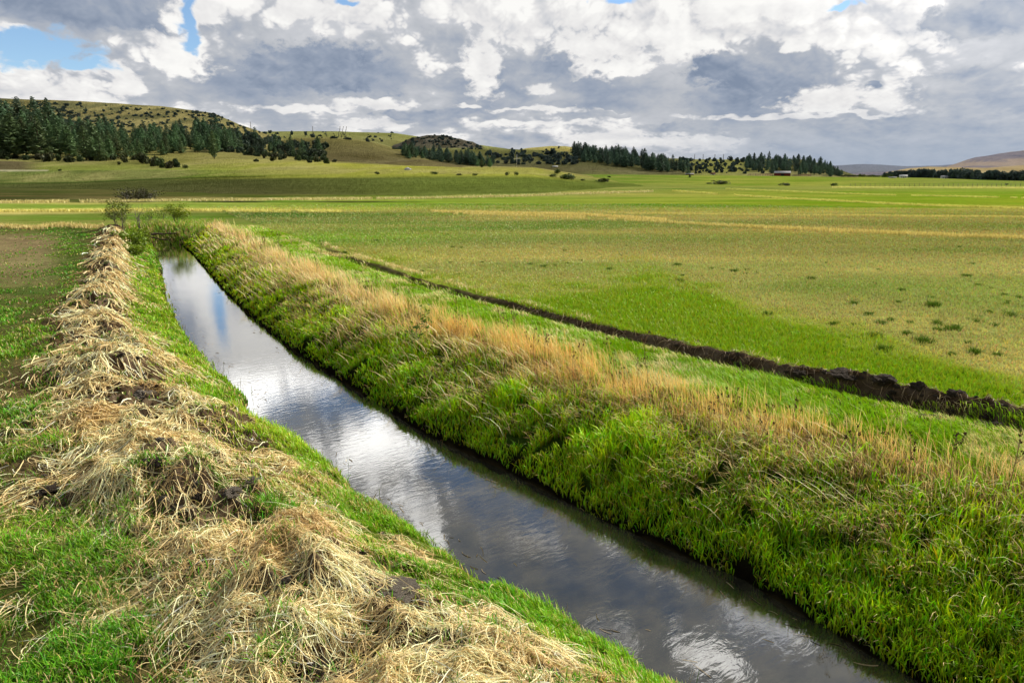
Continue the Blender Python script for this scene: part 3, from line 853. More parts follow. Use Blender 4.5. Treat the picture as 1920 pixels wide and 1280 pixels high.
for x, y in [(960,281),(978,281),(1043,274),(1048,278),(1024,282),(1018,286)]: plant_bush(x, y, 5, 4, *L10)
L11 = ('dark juniper on the pale ridge slope between the two pine belts', 'junipers between the pine belts')
for i in range(40):
    x = rr.uniform(1275, 1440); y = rr.uniform(299, 325); w = rr.uniform(6, 12); plant_bush(x, y, w, w * rr.uniform(.6, .95), *L11)
# trees by the far houses
L12 = ('dark broad crowned tree in the row behind the white houses', 'trees behind the white houses')
for i in range(44):
    x = 1660 + i * 6.6 + rr.uniform(-3, 3); y = np.interp(x, [1660, 1760, 1850, 1930], [332, 334, 337.5, 339.5])
    h = np.interp(x, [1660, 1700, 1760, 1930], [9, 14, 17, 19]) * rr.uniform(.8, 1.15)
    plant_bush(x, y, h * 1.3, h, L12[0], L12[1], 'broadleaf_tree', 'tree', 'j', parts=False)
for i in range(16):
    x = 1578 + i * 6 + rr.uniform(-2, 2); plant_bush(x, 331.5 + .012 * (x - 1578), rr.uniform(7, 11), rr.uniform(4, 7.5), 'light green shrub in the row right of the wooded ridge', 'shrubs right of the wooded ridge', 'shrub', 'shrub', 'w')
# willows and shrubs out on the fields
for x, y, w, h, lab in [
    (707, 327, 12, 6, 'small grey green shrub on the sunlit strip below the brown knoll'),
    (814, 327, 15, 6, 'low grey green shrub on the sunlit strip, left of the white cross'),
    (860, 329, 12, 5, 'flat shrub on the sunlit strip, first of a close pair'),
    (890, 329.5, 10, 5, 'flat shrub on the sunlit strip, second of a close pair'),
    (950, 329, 12, 8, 'upright shrub just left of the white cross foot'),
    (968, 329, 9, 8, 'upright small shrub below the white cross'),
    (1046, 326, 15, 12, 'pale tan willow standing behind the big green willow clump'),
    (1037, 332, 15, 7, 'dark shrub at the left foot of the big green willow clump'),
    (1065, 336, 34, 14, 'big dark green willow clump in the middle of the far field'),
    (1093, 339, 9, 5, 'tiny shrub between two willow clumps on the far field'),
    (1133, 342, 30, 10, 'low rounded willow clump right of the big green one'),
    (1142, 333, 9, 4, 'small shrub near the foot of the ridge pines'),
    (1351, 346, 34, 11, 'dark low willow clump alone on the bright green field'),
    (1330, 345, 12, 4, 'small low shrub beside the dark willow clump'),
    (1470, 348, 24, 7, 'thin sparse shrub on the field in front of the red barn'),
    (1564, 349, 14, 7, 'thin sparse shrub on the field right of the red barn'),
    (1887, 347, 6, 4, 'small dark bush beside the wire fence below the tree row'),
    (1293, 333, 6, 6, 'small lone dark shrub at the field edge below the ridge'),
    (113, 321, 8, 5, 'small dark bush on top of the grassy canal bank'),
    (15, 300, 8, 8, 'small dark bush alone below the pine stand')]:
    o = plant_bush(x, y, w, h, lab, None, 'shrub', 'shrub', 'w')

# --- the rest, too many and too small to count: one mass each
def mass(name, items, mats, label, cat):
    V = []; T = []; Cc = []; n = 0
    for me, loc, sx, sz in items:
        co = np.empty(len(me.vertices) * 3, np.float32); me.vertices.foreach_get('co', co); co = co.reshape(-1, 3) * np.array([sx, sx, sz])
        a_ = rr.uniform(0, 6.28); c_, s_ = math.cos(a_), math.sin(a_)
        co = np.stack([co[:, 0] * c_ - co[:, 1] * s_, co[:, 0] * s_ + co[:, 1] * c_, co[:, 2]], -1) + np.array(loc)
        t = np.empty(len(me.polygons) * 3, np.int32); me.loops.foreach_get('vertex_index', t)
        col = np.empty(len(me.vertices) * 4, np.float32); me.color_attributes['Col'].data.foreach_get('color', col)
        V.append(co); T.append(t.reshape(-1, 3) + n); n += len(co); Cc.append(col.reshape(-1, 4)[:, :3] * rr.uniform(.75, 1.2))
    link(name, mesh_np(name, np.concatenate(V), np.concatenate(T), col=np.concatenate(Cc)), mats, label=label, category=cat, kind='stuff')
it = []
def add_j(x, y, w, hf=.75):
    p_ = drop(x, y)
    if p_ is not None: it.append((rr.choice(JUN), (p_.x, p_.y, p_.z - .1), w * p_.y / F / 2.2, w * hf * p_.y / F / 1.35))
for i in range(420):
    x = rr.uniform(60, 480); sk = np.interp(x, [50, 200, 300, 370, 410, 440, 480], [184, 192, 199, 204, 217, 230, 247])
    f = rr.random() ** .8; y = sk + 5 + f * np.interp(x, [70, 250, 480], [34, 54, 14])
    if x > 370: y = sk + 1 + f * 26
    if fbm(np.array([x * .03]), np.array([y * .09]), 7, 3)[0] < .40 and x < 400: continue
    add_j(x, y, rr.uniform(3, 9), .6)
for i in range(190):
    x = rr.uniform(395, 612); add_j(x, np.interp(x, [395, 500, 612], [277, 287, 299]) + rr.uniform(-26, 8), rr.uniform(6, 15), .8)
for i in range(110):
    x = rr.uniform(738, 902); sk = np.interp(x, [738, 765, 800, 830, 860, 902], [277, 263, 254, 255, 262, 276]); add_j(x, min(sk + rr.uniform(0, 18), 280), rr.uniform(3, 7), .6)
for i in range(90): add_j(rr.uniform(905, 1090), rr.uniform(287, 309), rr.uniform(4, 11))
for i in range(90): add_j(rr.uniform(1270, 1445), rr.uniform(299, 326), rr.uniform(3, 9))
for i in range(40): add_j(rr.uniform(480, 740), rr.uniform(248, 262), rr.uniform(2, 5), .6)
mass('juniper_scrub', it, M_needle, 'small scattered juniper scrub speckling the hills and the ridge', 'juniper scrub')
it = []
for i in range(80):
    x = rr.uniform(90, 440); p_ = drop(x, np.interp(x, [90, 300, 430, 590], [268, 276, 274, 294]) + rr.uniform(-14, 12))
    if p_ is not None: s_ = rr.uniform(22, 40) * p_.y / F / 20; it.append((rr.choice(PINES)[1], (p_.x, p_.y, p_.z - .2), s_ * 1.5, s_))
def add_p(x, y, h, wd=1.5):
    p_ = drop(x, y)
    if p_ is not None: s_ = h * p_.y / F / 20; it.append((rr.choice(PINES)[1], (p_.x, p_.y, p_.z - .2), s_ * wd, s_))
for i in range(70):
    x = rr.uniform(752, 925); add_p(x, np.interp(x, [752, 850, 925], [290, 301, 313]) + rr.uniform(-8, 4), rr.uniform(12, 19))
for i in range(95):
    x = rr.uniform(1075, 1290); add_p(x, np.interp(x, [1075, 1150, 1230, 1290], [302, 309, 321, 327]) + rr.uniform(-13, 1), rr.uniform(14, 24))
for i in range(110):
    x = 1395 + 185 * rr.random() ** .85; lo = np.interp(x, [1395, 1450, 1560, 1585], [318, 326, 331, 331]); hi = np.interp(x, [1395, 1440, 1500, 1540, 1585], [303, 302, 304, 311, 329])
    add_p(x, rr.uniform(hi, lo), rr.uniform(11, 18) * (1 if x < 1560 else .7))
mass('pine_wood', it, M_needle, 'closely packed smaller pines filling the wooded belts along the ridge', 'pine wood')

# --- twiggy shrubs at the head of the ditch
def twigs(seed, stems, H, spread, lean=.25, depth=3, leaf=0, leafsize=.05, leafcol=(120, 160, 40), thick=.018):
    r = np.random.default_rng(seed); mb = MB(); tips = []
    def grow(p, d, L, rad, k):
        n = 4; pts = [p]
        for i in range(n):
            d = d + r.normal(size=3) * .13 + np.array([0, 0, .05]); d /= np.linalg.norm(d)
            pts.append(pts[-1] + d * L / n)
            if k > 0 and i >= 1 and r.random() < .85:
                a = r.normal(size=3); a -= a.dot(d) * d; a /= np.linalg.norm(a)
                dd = d * .8 + a * .65; grow(pts[-1], dd / np.linalg.norm(dd), L * r.uniform(.45, .7), rad * .55, k - 1)
            if k < depth: tips.append(pts[-1])
        mb.tube(np.array(pts), np.linspace(rad, rad * .45, n + 1), 4)
    for s in range(stems):
        a = r.uniform(0, 6.283); q = r.uniform(0, spread)
        d = np.array([math.cos(a) * lean, math.sin(a) * lean, 1.0]); d /= np.linalg.norm(d)
        grow(np.array([math.cos(a) * q, math.sin(a) * q, -.08]), d, H * r.uniform(.55, .85), thick, depth)
    bm = mb.mesh('branches'); lm = None
    if leaf:
        tips = np.array(tips); idx = r.integers(0, len(tips), leaf)
        V, T = rot_tris(tips[idx] + r.normal(size=(leaf, 3)) * leafsize * 1.6, r.uniform(.7, 1.3, leaf) * leafsize, r, .9, 2.0)
        lm = mesh_np('leaves', V, T, col=np.repeat(lin(leafcol)[None] * K * r.uniform(.75, 1.2, (leaf, 1)), 4, 0))
    return bm, lm

def twig_thing(px, py, name, cat, label, group=None, near=True, **kw):
    p = drop_near(px, py) if near else drop(px, py)
    o = thing(name, label, cat, p, group)
    b, l = twigs(**kw)
    link('branches', b, M_twig, o)
    if l: link('leaves', l, M_leaf, o)
    return o
twig_thing(226, 430, 'shrub', 'shrub', 'half leafed grey twiggy shrub at the ditch head, left of the bare sapling', seed=301, stems=9, H=1.35, spread=.3, lean=.28, leaf=1000, leafsize=.055, leafcol=(150, 172, 66))
twig_thing(262, 434, 'bare_sapling', 'sapling', 'bare grey forked sapling at the ditch head', seed=302, stems=3, H=1.55, spread=.08, lean=.2, depth=3, thick=.028)
twig_thing(285, 432, 'sapling', 'sapling', 'thin half leafed stems just right of the bare forked sapling', seed=303, stems=7, H=.95, spread=.35, lean=.12, depth=1, leaf=260, leafsize=.055, leafcol=(160, 186, 56))
twig_thing(309, 434, 'sapling', 'sapling', 'slender green sapling in the middle behind the log jam', seed=304, stems=4, H=1.0, spread=.15, lean=.15, depth=2, leaf=280, leafsize=.055, leafcol=(156, 186, 50))
twig_thing(336, 432, 'sapling', 'sapling', 'fullest bright green sapling right of the log jam', seed=305, stems=6, H=1.2, spread=.3, lean=.2, depth=2, leaf=1100, leafsize=.06, leafcol=(166, 190, 44))
for x, y, s, lab in [(246, 462, 1.15, 'bright yellow green leafy bush on the bank in front of the twiggy shrub'), (264, 450, 1.0, 'bright yellow green leafy bush in front of the bare sapling'), (255, 480, .75, 'bright yellow green leafy bush lowest on the bank near the log jam')]:
    p = drop_near(x, y); me = bush_mesh(320 + x, (160, 188, 44), 900, 1, .9, 9, .12, 'shrub'); me.materials.append(M_leaf)
    o = link('shrub', me, None, label=lab, category='shrub'); o.location = p; o.scale = (s * .7, s * .7, s * .62)
twig_thing(256, 376, 'shrub', 'shrub', 'dark bare round shrub standing in the cloud shadowed field', near=False, seed=306, stems=46, H=1.35, spread=1.3, lean=1.1, depth=2, leaf=1100, leafsize=.13, leafcol=(84, 84, 50), thick=.03)
# young green sapling in the dry grass
twig_thing(788, 652, 'sapling', 'sapling', 'single thin green leafed sapling rising from the dry grass', seed=307, stems=2, H=.75, spread=.03, lean=.06, depth=1, leaf=130, leafsize=.035, leafcol=(110, 160, 40), thick=.008)

# log jam across the ditch head
def log_mesh(seed, L, rad, c=(1, 1, 1)):
    r = np.random.default_rng(seed); t = np.linspace(-.5, .5, 12)
    pts = np.stack([t * L, np.cumsum(r.normal(size=12)) * .02, np.cumsum(r.normal(size=12)) * .02], -1)
    mb = MB(); mb.tube(pts, rad * (1 - .35 * (t + .5)) * r.uniform(.9, 1.1, 12), 8, c)
    for k in range(4):
        i = int(r.integers(2, 10)); d = r.normal(size=3); d /= np.linalg.norm(d)
        mb.tube([pts[i], pts[i] + d * .25, pts[i] + d * .45 + r.normal(size=3) * .05], [rad * .35, rad * .22, rad * .1], 5, c)
    return mb.mesh('log', True)
for k, (px, py, L, ra, rz, ry, lab) in enumerate([
    (300, 440, 1.9, .05, .22, -.07, 'upper weathered log lying across the ditch head'),
    (296, 446, 1.4, .045, -.3, .08, 'lower dark log just above the water at the ditch head'),
    (283, 439, 1.1, .05, .7, .2, 'short slanting branch at the left end of the log jam')]):
    x, y, z = at_y(px, py, 40.1 + .25 * k)
    o = link('log', log_mesh(400 + k, L, ra), M_bark, label=lab, category='log'); o.location = (float(x), float(y), float(z)); o.rotation_euler = (0, ry, rz)

# --- white cross
p = drop(969, 313); hm = 22 * p.y / F
cr = thing('cross', 'tall white cross standing at the foot of the wooded ridge', 'cross', p)
mb = MB(); mb.box((-.11, -.09, -.3), (.11, .09, hm)); link('post', mb.mesh('post'), M_white, cr)
mb = MB(); zc = hm * .66; mb.box((-hm * .28, -.12, zc - .1), (-.11, .07, zc + .1)); mb.box((.11, -.12, zc - .1), (hm * .28, .07, zc + .1)); mb.box((-.11, -.12, zc - .1), (.11, -.092, zc + .1)); link('crossbar', mb.mesh('crossbar'), M_white, cr)

# --- masts and poles on the skyline
def pole(px, py, hpx, label, group, arm=True, lean=0):
    p = drop(px, py)
    if p is None: return
    h = hpx * p.y / F
    o = thing('utility_pole', label, 'utility pole', p, group); o.rotation_euler = (0, lean, 0)
    mb = MB(); mb.tube([(0, 0, -1), (0, 0, h)], [.0005 * p.y, .0003 * p.y], 6); link('post', mb.mesh('post'), M_pole, o)
    if arm:
        mb = MB(); mb.box((-.12 * h, -.1, h * .86), (.12 * h, .1, h * .88)); link('crossarm', mb.mesh('crossarm'), M_pole, o)
pole(471, 247, 17, 'tall thin mast at the right end of the left hill skyline', None, False)
pole(587, 252, 14, 'thin mast on the saddle right of the left hill', None, False)
for x in (1302, 1318, 1340, 1356): pole(x, 301, 11, 'thin pole on the ridge skyline between the two pine belts', 'poles on the ridge skyline')
for x, l in ((634, .25), (640, .25), (646, .25)): pole(x, 258, 20, 'pale leaning line pole on the plateau above the brown knoll', 'leaning poles above the knoll', False, l)

# --- buildings
def gable(px, py, wpx, hpx, dep, name, label, wall, roof, doors, cat='house', win=()):
    p = drop(px, py); s = p.y / F; w = wpx * s; h = hpx * s
    o = thing(name, label, cat, (p.x, p.y, p.z - .1)); o.rotation_euler = (0, 0, -math.atan2(p.x, p.y) + .06)
    eh = h * .6
    mb = MB(); d = dep
    V = [(-w/2,0,-1),(w/2,0,-1),(w/2,d,-1),(-w/2,d,-1),(-w/2,0,eh),(w/2,0,eh),(w/2,d,eh),(-w/2,d,eh),(-w/2,d/2,h*.97),(w/2,d/2,h*.97)]
    T = [(0,1,5),(0,5,4),(2,3,7),(2,7,6),(1,2,6),(1,6,5),(3,0,4),(3,4,7),(5,6,9),(7,4,8)]
    mb.add(V, T); link('wall', mb.mesh('wall'), wall, o)
    mb = MB(); e = .25
    for sgn in (0, 1):
        y0, y1 = (-e, d/2) if sgn == 0 else (d + e, d/2)
        z0 = eh - e * (h - eh) / (d/2) + .05
        V = [(-w/2-e,y0,z0),(w/2+e,y0,z0),(w/2+e,y1,h+.05),(-w/2-e,y1,h+.05)]
        V += [(a, b_, c_ + .12) for a, b_, c_ in V]
        mb.add(V, [(4,5,6),(4,6,7),(0,2,1),(0,3,2),(0,1,5),(0,5,4),(1,2,6),(1,6,5),(3,0,4),(3,4,7)])
    link('roof', mb.mesh('roof'), roof, o)
    for a, b_ in doors:
        mb = MB(); mb.box((a*w, -.06, 0), (b_*w, -.01, eh*.8)); link('door', mb.mesh('door'), M_dark, o)
    for a, b_ in win:
        mb = MB(); mb.box((a*w, -.05, eh*.4), (b_*w, -.01, eh*.8)); link('window', mb.mesh('window'), M_dark, o)
gable(1467, 330, 27, 8.5, 7, 'barn', 'red barn with a pale roof at the foot of the wooded ridge', M_red, M_metal, [(-.1, .1)], 'barn')
gable(1337, 327.5, 7, 3, 4, 'shed', 'small white shed below the pale ridge slope, left of the barn', M_white, M_red, [(-.2, .1)], 'shed')
gable(1694, 333.5, 12, 5, 7, 'house', 'white farmhouse before the tree row, left of the other white house', M_white, M_white, [(-.05, .05)], 'house', [(-.35, -.2), (.2, .35)])
gable(1773, 334.8, 14, 5, 7, 'house', 'white farmhouse before the tree row, right of the other white house', M_white, M_metal, [(-.05, .05)], 'house', [(-.35, -.2), (.2, .35)])
gable(1674, 333.8, 12, 2, 4, 'shed', 'long low pale shed left of the white farmhouses', M_white, M_metal, [(-.1, 0)], 'shed')
gable(1293, 328, 14, 2.6, 4, 'shed', 'long low reddish shed at the right end of the pine belt', M_red, M_metal, [(0, .1)], 'shed')
p = drop(1041, 313)
gable(1041, 314, 9, 2.6, 4, 'shed', 'small pale roofed shed below the ridge junipers', M_pole, M_white, [(-.1, .1)], 'shed')
def corral(px0, px1, py, label):
    a, b_ = drop(px0, py), drop(px1, py); n = max(4, int((b_ - a).length / 2.6)); o = thing('corral_fence', label, 'fence', a)
    rails = MB()
    for k in range(n + 1):
        q = a.lerp(b_, k / n); mb = MB(); x, y, z = q - a; mb.box((x-.08, y-.08, z-.4), (x+.08, y+.08, z+1.3)); link('post', mb.mesh('post'), M_pole, o)
    d = b_ - a
    for h in (.5, .85, 1.2): rails.tube([(0, -.1, h), (d.x, d.y - .1, d.z + h)], .05, 4)
    link('rail', rails.mesh('rail'), M_red, o)
corral(1402, 1448, 330.5, 'rail corral fence left of the red barn')
corral(1486, 1520, 331, 'rail corral fence right of the red barn')
# wire fence across the far right field
a, b_ = drop(1594, 350), drop(2010, 350)
o = thing('wire_fence', 'long wire fence with thin posts across the far right field', 'fence', a)
nf = 46; wires = MB(); d = b_ - a
for k in range(nf + 1):
    q = d * (k / nf); zz = float(height(np.array([a.x + q.x]), np.array([a.y + q.y]), False)[0]) - a.z
    mb = MB(); mb.tube([(q.x, q.y, zz - .3), (q.x, q.y, zz + .85)], .05, 5); link('post', mb.mesh('post'), M_pole, o)
for h in (.4, .75): wires.tube([(0, -.06, h), (d.x, d.y - .06, h + d.z)], .012, 3)
link('wire', wires.mesh('wire'), M_pole, o)
# fence posts on the sunlit strip
def rock_mesh(seed, sub=3, amp=.35, name='rock', fl=.7, fr=1.6):
    import bmesh
    bm = bmesh.new(); bmesh.ops.create_icosphere(bm, subdivisions=sub, radius=1)
    me = bpy.data.meshes.new(name); bm.to_mesh(me); bm.free()
    n = len(me.vertices); co = np.empty(n * 3, np.float32); me.vertices.foreach_get('co', co); co = co.reshape(-1, 3).astype(float)
    s = seed * 3.7
    d = fbm(co[:, 0] * fr + s, co[:, 1] * fr + co[:, 2] * fr * .9 - s, seed, 3) - .5
    d2 = fbm(co[:, 0] * 5 + s, co[:, 1] * 5 - co[:, 2] * 4.3, seed + 9, 4, .65) - .5
    co = co * (1 + amp * 2 * d + amp * 1.7 * d2)[:, None]; co[:, 2] *= fl
    me.vertices.foreach_set('co', co.astype(np.float32).ravel()); me.update()
    return me
p = drop(765, 318.5)
o = link('boulder', rock_mesh(3), M_stone, label='pale boulder at the foot of the small brown knoll', category='boulder'); o.location = p; o.scale = (1.1, .8, .8)
x, y = unproj(298, 452, .0)
o = link('stone', rock_mesh(4), M_stone, label='small pale stone in the water below the log jam', category='stone'); o.location = (float(x), float(y), .02); o.scale = (.11, .1, .1)

# --- clods
CL = [rock_mesh(20 + k, 4, .55, 'clod', .7, 2.2) for k in range(6)]
def clod(px, py, w, h, label, group=None, k=0, mat=M_clod, sink=.55):
    p = drop_near(px, py); o = link('soil_clod', CL[k % 6].copy(), mat, label=label, category='soil clod')
    s = (p - Vector((0, 0, CAMZ))).length / F * .5
    o.location = (p.x, p.y, p.z + h * s * .6 - sink * h * s); o.scale = (w * s, w * s * .85, h * s * 1.15); o.rotation_euler = (random.uniform(-.2, .2), random.uniform(-.2, .2), random.uniform(0, 6))
    if group: o['group'] = group
for i, (x, y, w, h, lab) in enumerate([
    (1722, 752, 26, 24, 'dark upright clod standing highest on the turned soil ridge'),
    (1790, 768, 26, 16, 'dark clod just left of the big rounded clod on the ridge'),
    (1848, 788, 46, 28, 'biggest rounded dark clod on the turned soil ridge'),
    (1906, 800, 30, 24, 'dark clod cut by the frame edge, right of the biggest one'),
    (1655, 742, 34, 12, 'flat dark clod left of the upright clod on the ridge'),
    (1580, 725, 44, 10, 'long flat slab of turned soil midway along the ridge'),
    (1740, 782, 44, 10, 'long flat slab of turned soil below the upright clod'),
    (1500, 702, 26, 14, 'small dark clod at the left end of the flat slabs')]):
    clod(x, y, w, h, lab, None, i)
rc = random.Random(11)
for i in range(120):
    x = rc.uniform(1240, 1915); y = np.interp(x, FUx := [1280, 1400, 1520, 1680, 1800, 1920], [642, 683, 708, 750, 782, 808]) + rc.uniform(-13, 9)
    w = rc.uniform(4, 14) * (x - 600) / 1100; clod(x, y, w, w * .7, 'small dark crumb of earth along the turned soil ridge', 'small clods on the turned ridge', i)
for x, y, w, h, lab, m in [
    (742, 1105, 70, 14, 'flat grey dry clod in the straw, nearest big one to the water', M_clod_dry),
    (430, 925, 34, 18, 'brown rounded clod on the shaded side of the straw mound', M_clod_dry),
    (372, 938, 24, 14, 'dark clod left of the brown rounded clod in the straw mound', M_clod),
    (465, 908, 34, 20, 'brown clod right of the brown rounded clod on the mound', M_clod_dry),
    (300, 880, 26, 14, 'dark earth lump high on the straw mound', M_clod),
    (92, 918, 34, 14, 'grey clod lying in the grass left of the mound', M_clod),
    (268, 742, 40, 18, 'grey brown clod on the mound crest beside the slope', M_clod_dry),
    (815, 1218, 28, 18, 'small dark clod in the straw at the bottom of the photo', M_clod),
    (1040, 1262, 36, 20, 'dark clod near the water at the bottom edge', M_clod),
    (610, 975, 30, 16, 'grey clod on the slope between straw and green strip', M_clod_dry),
    (590, 1265, 60, 26, 'large dark earth lump in the straw at the bottom edge', M_clod)]:
    clod(x, y, w, h, lab, None, int(x), m)
for i in range(150):
    q_ = _PT[min(len(_PT) - 1, int(len(_PT) * rc.random() ** 1.3))]; a_ = rc.uniform(0, 6.28); f = math.sqrt(rc.random())
    x = q_[0] + q_[2] * f * math.cos(a_); y = q_[1] + q_[3] * f * math.sin(a_)
    w = rc.uniform(6, 22) * (.25 + .85 * (y - 450) / 750); clod(x, y, w, w * .75, 'small earth crumb lying in a bare patch of the straw mound', 'small clods in the straw mound', i, M_clod if i % 3 == 0 else M_clod_dry)
print('things', time.time() - T0)
# ------------------------------------------------------------------ grass, straw (stuff)
def blades(name, x, y, h, az, lean, w, col, mat, label, cat='grass', seg=2, curve=1.0, z=None, kind='stuff', tip=1.15, link_it=True, rootc=.75, extra=None):
    n = len(x)
    if z is None: z = height(x, y)
    d = np.stack([np.sin(az), np.cos(az)], -1)
    side = np.stack([np.cos(az + rng.normal(size=n) * .9), -np.sin(az + rng.normal(size=n) * .9)], -1)
    ks = [0, .55, 1.0] if seg == 2 else [0, .4, .75, 1.0]
    P = []; C = []
    for i, k in enumerate(ks):
        out_ = lean * h * (k ** (1 + curve)); up = h * np.sqrt(np.maximum(k * k - (lean * k ** (1 + curve)) ** 2 * .8, .0004 if i else 0))
        cx = x + d[:, 0] * out_; cy = y + d[:, 1] * out_; cz = z - .01 + up
        ww = w * (1 - .25 * k) * .5
        f = (rootc + (tip - rootc) * k)  # dark roots, bright tips: shade and sunlight put into the blade colour
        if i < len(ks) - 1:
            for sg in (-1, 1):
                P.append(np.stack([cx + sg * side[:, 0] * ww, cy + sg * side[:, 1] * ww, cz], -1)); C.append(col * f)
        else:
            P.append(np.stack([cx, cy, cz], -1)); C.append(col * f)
    m = len(P)
    V = np.stack(P, 1).reshape(-1, 3); Cc = np.stack(C, 1).reshape(-1, 3)
    b = np.arange(n)[:, None] * m
    T = []
    for i in range(len(ks) - 2):
        T += [(2*i, 2*i+1, 2*i+3), (2*i, 2*i+3, 2*i+2)]
    T.append((m - 3, m - 2, m - 1))
    T = (b[:, None] + np.array(T)[None]).reshape(-1, 3)
    if extra is not None:
        T = np.concatenate([T, extra[1] + len(V)]); V = np.concatenate([V, extra[0]]); Cc = np.concatenate([Cc, np.tile(lin((60, 84, 26)) * KG, (len(extra[0]), 1))])
    me = mesh_np(name, V, T, col=np.clip(Cc, 0, 1))
    if not link_it: return me
    o = link(name, me, mat, label=label, category=cat)
    if kind: o['kind'] = kind
    return o

def scatter(n, d0=3.0, d1=75.0, a=47):
    """more where it is seen close, thinning with the square of the distance"""
    u = rng.random(n); k = 6.0
    # pdf: d for d<6, 1/d beyond
    A1 = (k * k - d0 * d0) / 2; A2 = k * k * math.log(d1 / k); s = u * (A1 + A2)
    d = np.where(s < A1, np.sqrt(d0 * d0 + 2 * np.minimum(s, A1)), k * np.exp(np.maximum(s - A1, 0) / (k * k)))
    t = np.radians(rng.uniform(-a, a, n))
    return d * np.sin(t), d * np.cos(t), d

NB = 1150000
X, Y, D = scatter(NB)
dl, dr, dc = ditch(X, Y); q = dl / dc
e = Y < 42
pn = fbm(X * .8, Y * .8, 81, 4); pf = fbm(X * 3.1, Y * 3.1, 83, 3); pl = fbm(X * .45, Y * .45, 85, 3)
clump = vn(X * 5.5, Y * 5.5, 87)
wind = 4.4 + (fbm(X * .5, Y * .5, 89, 3) - .5) * 5
wmin = np.maximum(.0068, .00098 * D)
U = rng.random(NB)
jit = rng.normal(size=(NB, 3)) * np.array([9, 8, 6.])
def pick(m): return np.nonzero(m)[0]
def C(base, idx, j=1.0):
    return lin(np.clip(np.asarray(base, float) + jit[idx] * j, 3, 245)) * KB

# A  lush bank on the far side of the water
m = e & (dr > .02) & (dr < 2.1) & (U < np.interp(dr, [0, .12, .3, 1.3, 2.1], [.7, .9, 1, .8, .10])) & (pf * .8 + .5 * clump > .42) & (rng.random(NB) < np.interp(Y, [4, 8, 14], [.62, .75, 1]))
i = pick(m)
pdry = .05 + .45 * sstep(.3, .8, dr[i]) * sstep(.48, .60, fbm(X[i] * 1.3, Y[i] * 1.3, 91, 4) + .05 * sstep(.5, 1.5, dr[i])) * np.interp(Y[i], [4, 7, 12], [.55, .75, 1]) + .32 * sstep(1.15, 1.8, dr[i])
dry = rng.random(len(i)) < pdry
h = (np.interp(Y[i], [4, 9, 16], [.10, .07, .05]) + .17 * pn[i] + .10 * clump[i]) * np.interp(dr[i], [0, .15, .6, 1.6], [.4, .6, 1.05, .95]) * rng.uniform(.6, 1.25, len(i))
gcol = np.array([146, 182, 16.]) + (pl[i] - .5)[:, None] * np.array([60, 40, 20.]) + (clump[i] - .5)[:, None] * np.array([50, 56, 16.])
gcol = gcol + sstep(14, 26, Y[i])[:, None] * np.array([22, 14, 4.])
col = np.where(dry[:, None], np.array([196, 176, 116.]), gcol)
lean = np.where(dry, rng.uniform(.6, .97, len(i)), rng.uniform(.1, .75, len(i)))
az = np.where(dry, 4.1 + rng.normal(size=len(i)) * .7, rng.uniform(0, 6.28, len(i)))
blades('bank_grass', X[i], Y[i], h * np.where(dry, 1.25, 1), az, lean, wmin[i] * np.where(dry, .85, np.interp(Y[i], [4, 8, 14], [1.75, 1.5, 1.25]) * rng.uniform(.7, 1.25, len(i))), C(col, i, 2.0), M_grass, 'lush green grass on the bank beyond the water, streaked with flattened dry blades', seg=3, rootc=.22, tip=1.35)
# long pale stems combed over the bank
nS = 4200
yy = 3.5 + 34 * rng.random(nS) ** 1.7; dd = rng.uniform(.25, 1.9, nS); cc = np.interp(yy, _ys, _ct); xx = np.interp(yy, WRy, WRx) + dd / cc
keep = fbm(xx * 1.5, yy * 1.5, 95, 4) > .535
xx, yy = xx[keep], yy[keep]; n = len(xx)
flow = 4.3 + (fbm(xx * .9, yy * .9, 97, 2) - .5) * 3.0
blades('dry_stems', xx, yy, rng.uniform(.22, .6, n), flow + rng.normal(size=n) * .6, rng.uniform(.72, .97, n), np.maximum(.006, .0010 * yy), lin(np.clip(np.array([228, 202, 146.]) + rng.normal(size=(n, 1)) * 18, 0, 250)) * KB, M_straw, 'long pale dry stems combed down over the green bank', 'dry grass', 3, .6, rootc=.8)

# B  band of standing dry grass
cen = 2.05; bw = np.interp(Y, [5, 9, 14, 40], [.46, .46, .46, .55])
dens = np.exp(-((dr - cen) / bw) ** 2) * np.interp(Y, [4, 7, 10, 14], [.11, .19, .38, .55]) * (.35 + 1.3 * sstep(.38, .62, fbm(X * 1.9, Y * 1.9, 93, 3))) * sstep(.30, .50, pn + .16)
m = e & (U < dens) & (dr > .8)
i = pick(m)
h = (.16 + .32 * pn[i]) * rng.uniform(.35, 1.35, len(i)) * np.interp(Y[i], [5, 9, 40], [.95, 1.05, 1.15])
col = np.array([228, 198, 136.]) + (pl[i] - .5)[:, None] * np.array([40, 40, 40.]) + sstep(6, 2.5, abs(Y[i] - 11))[:, None] * np.array([6, -6, -20.]) + rng.normal(size=(len(i), 1)) * 12
blades('dry_grass', X[i], Y[i], h, 4.2 + rng.normal(size=len(i)) * .8, rng.uniform(.05, .6, len(i)) + .35 * (rng.random(len(i)) < .25), wmin[i] * .62, C(col, i), M_straw, 'band of standing tan dry grass along the top of the far bank', 'dry grass', 2, .8, rootc=.85)

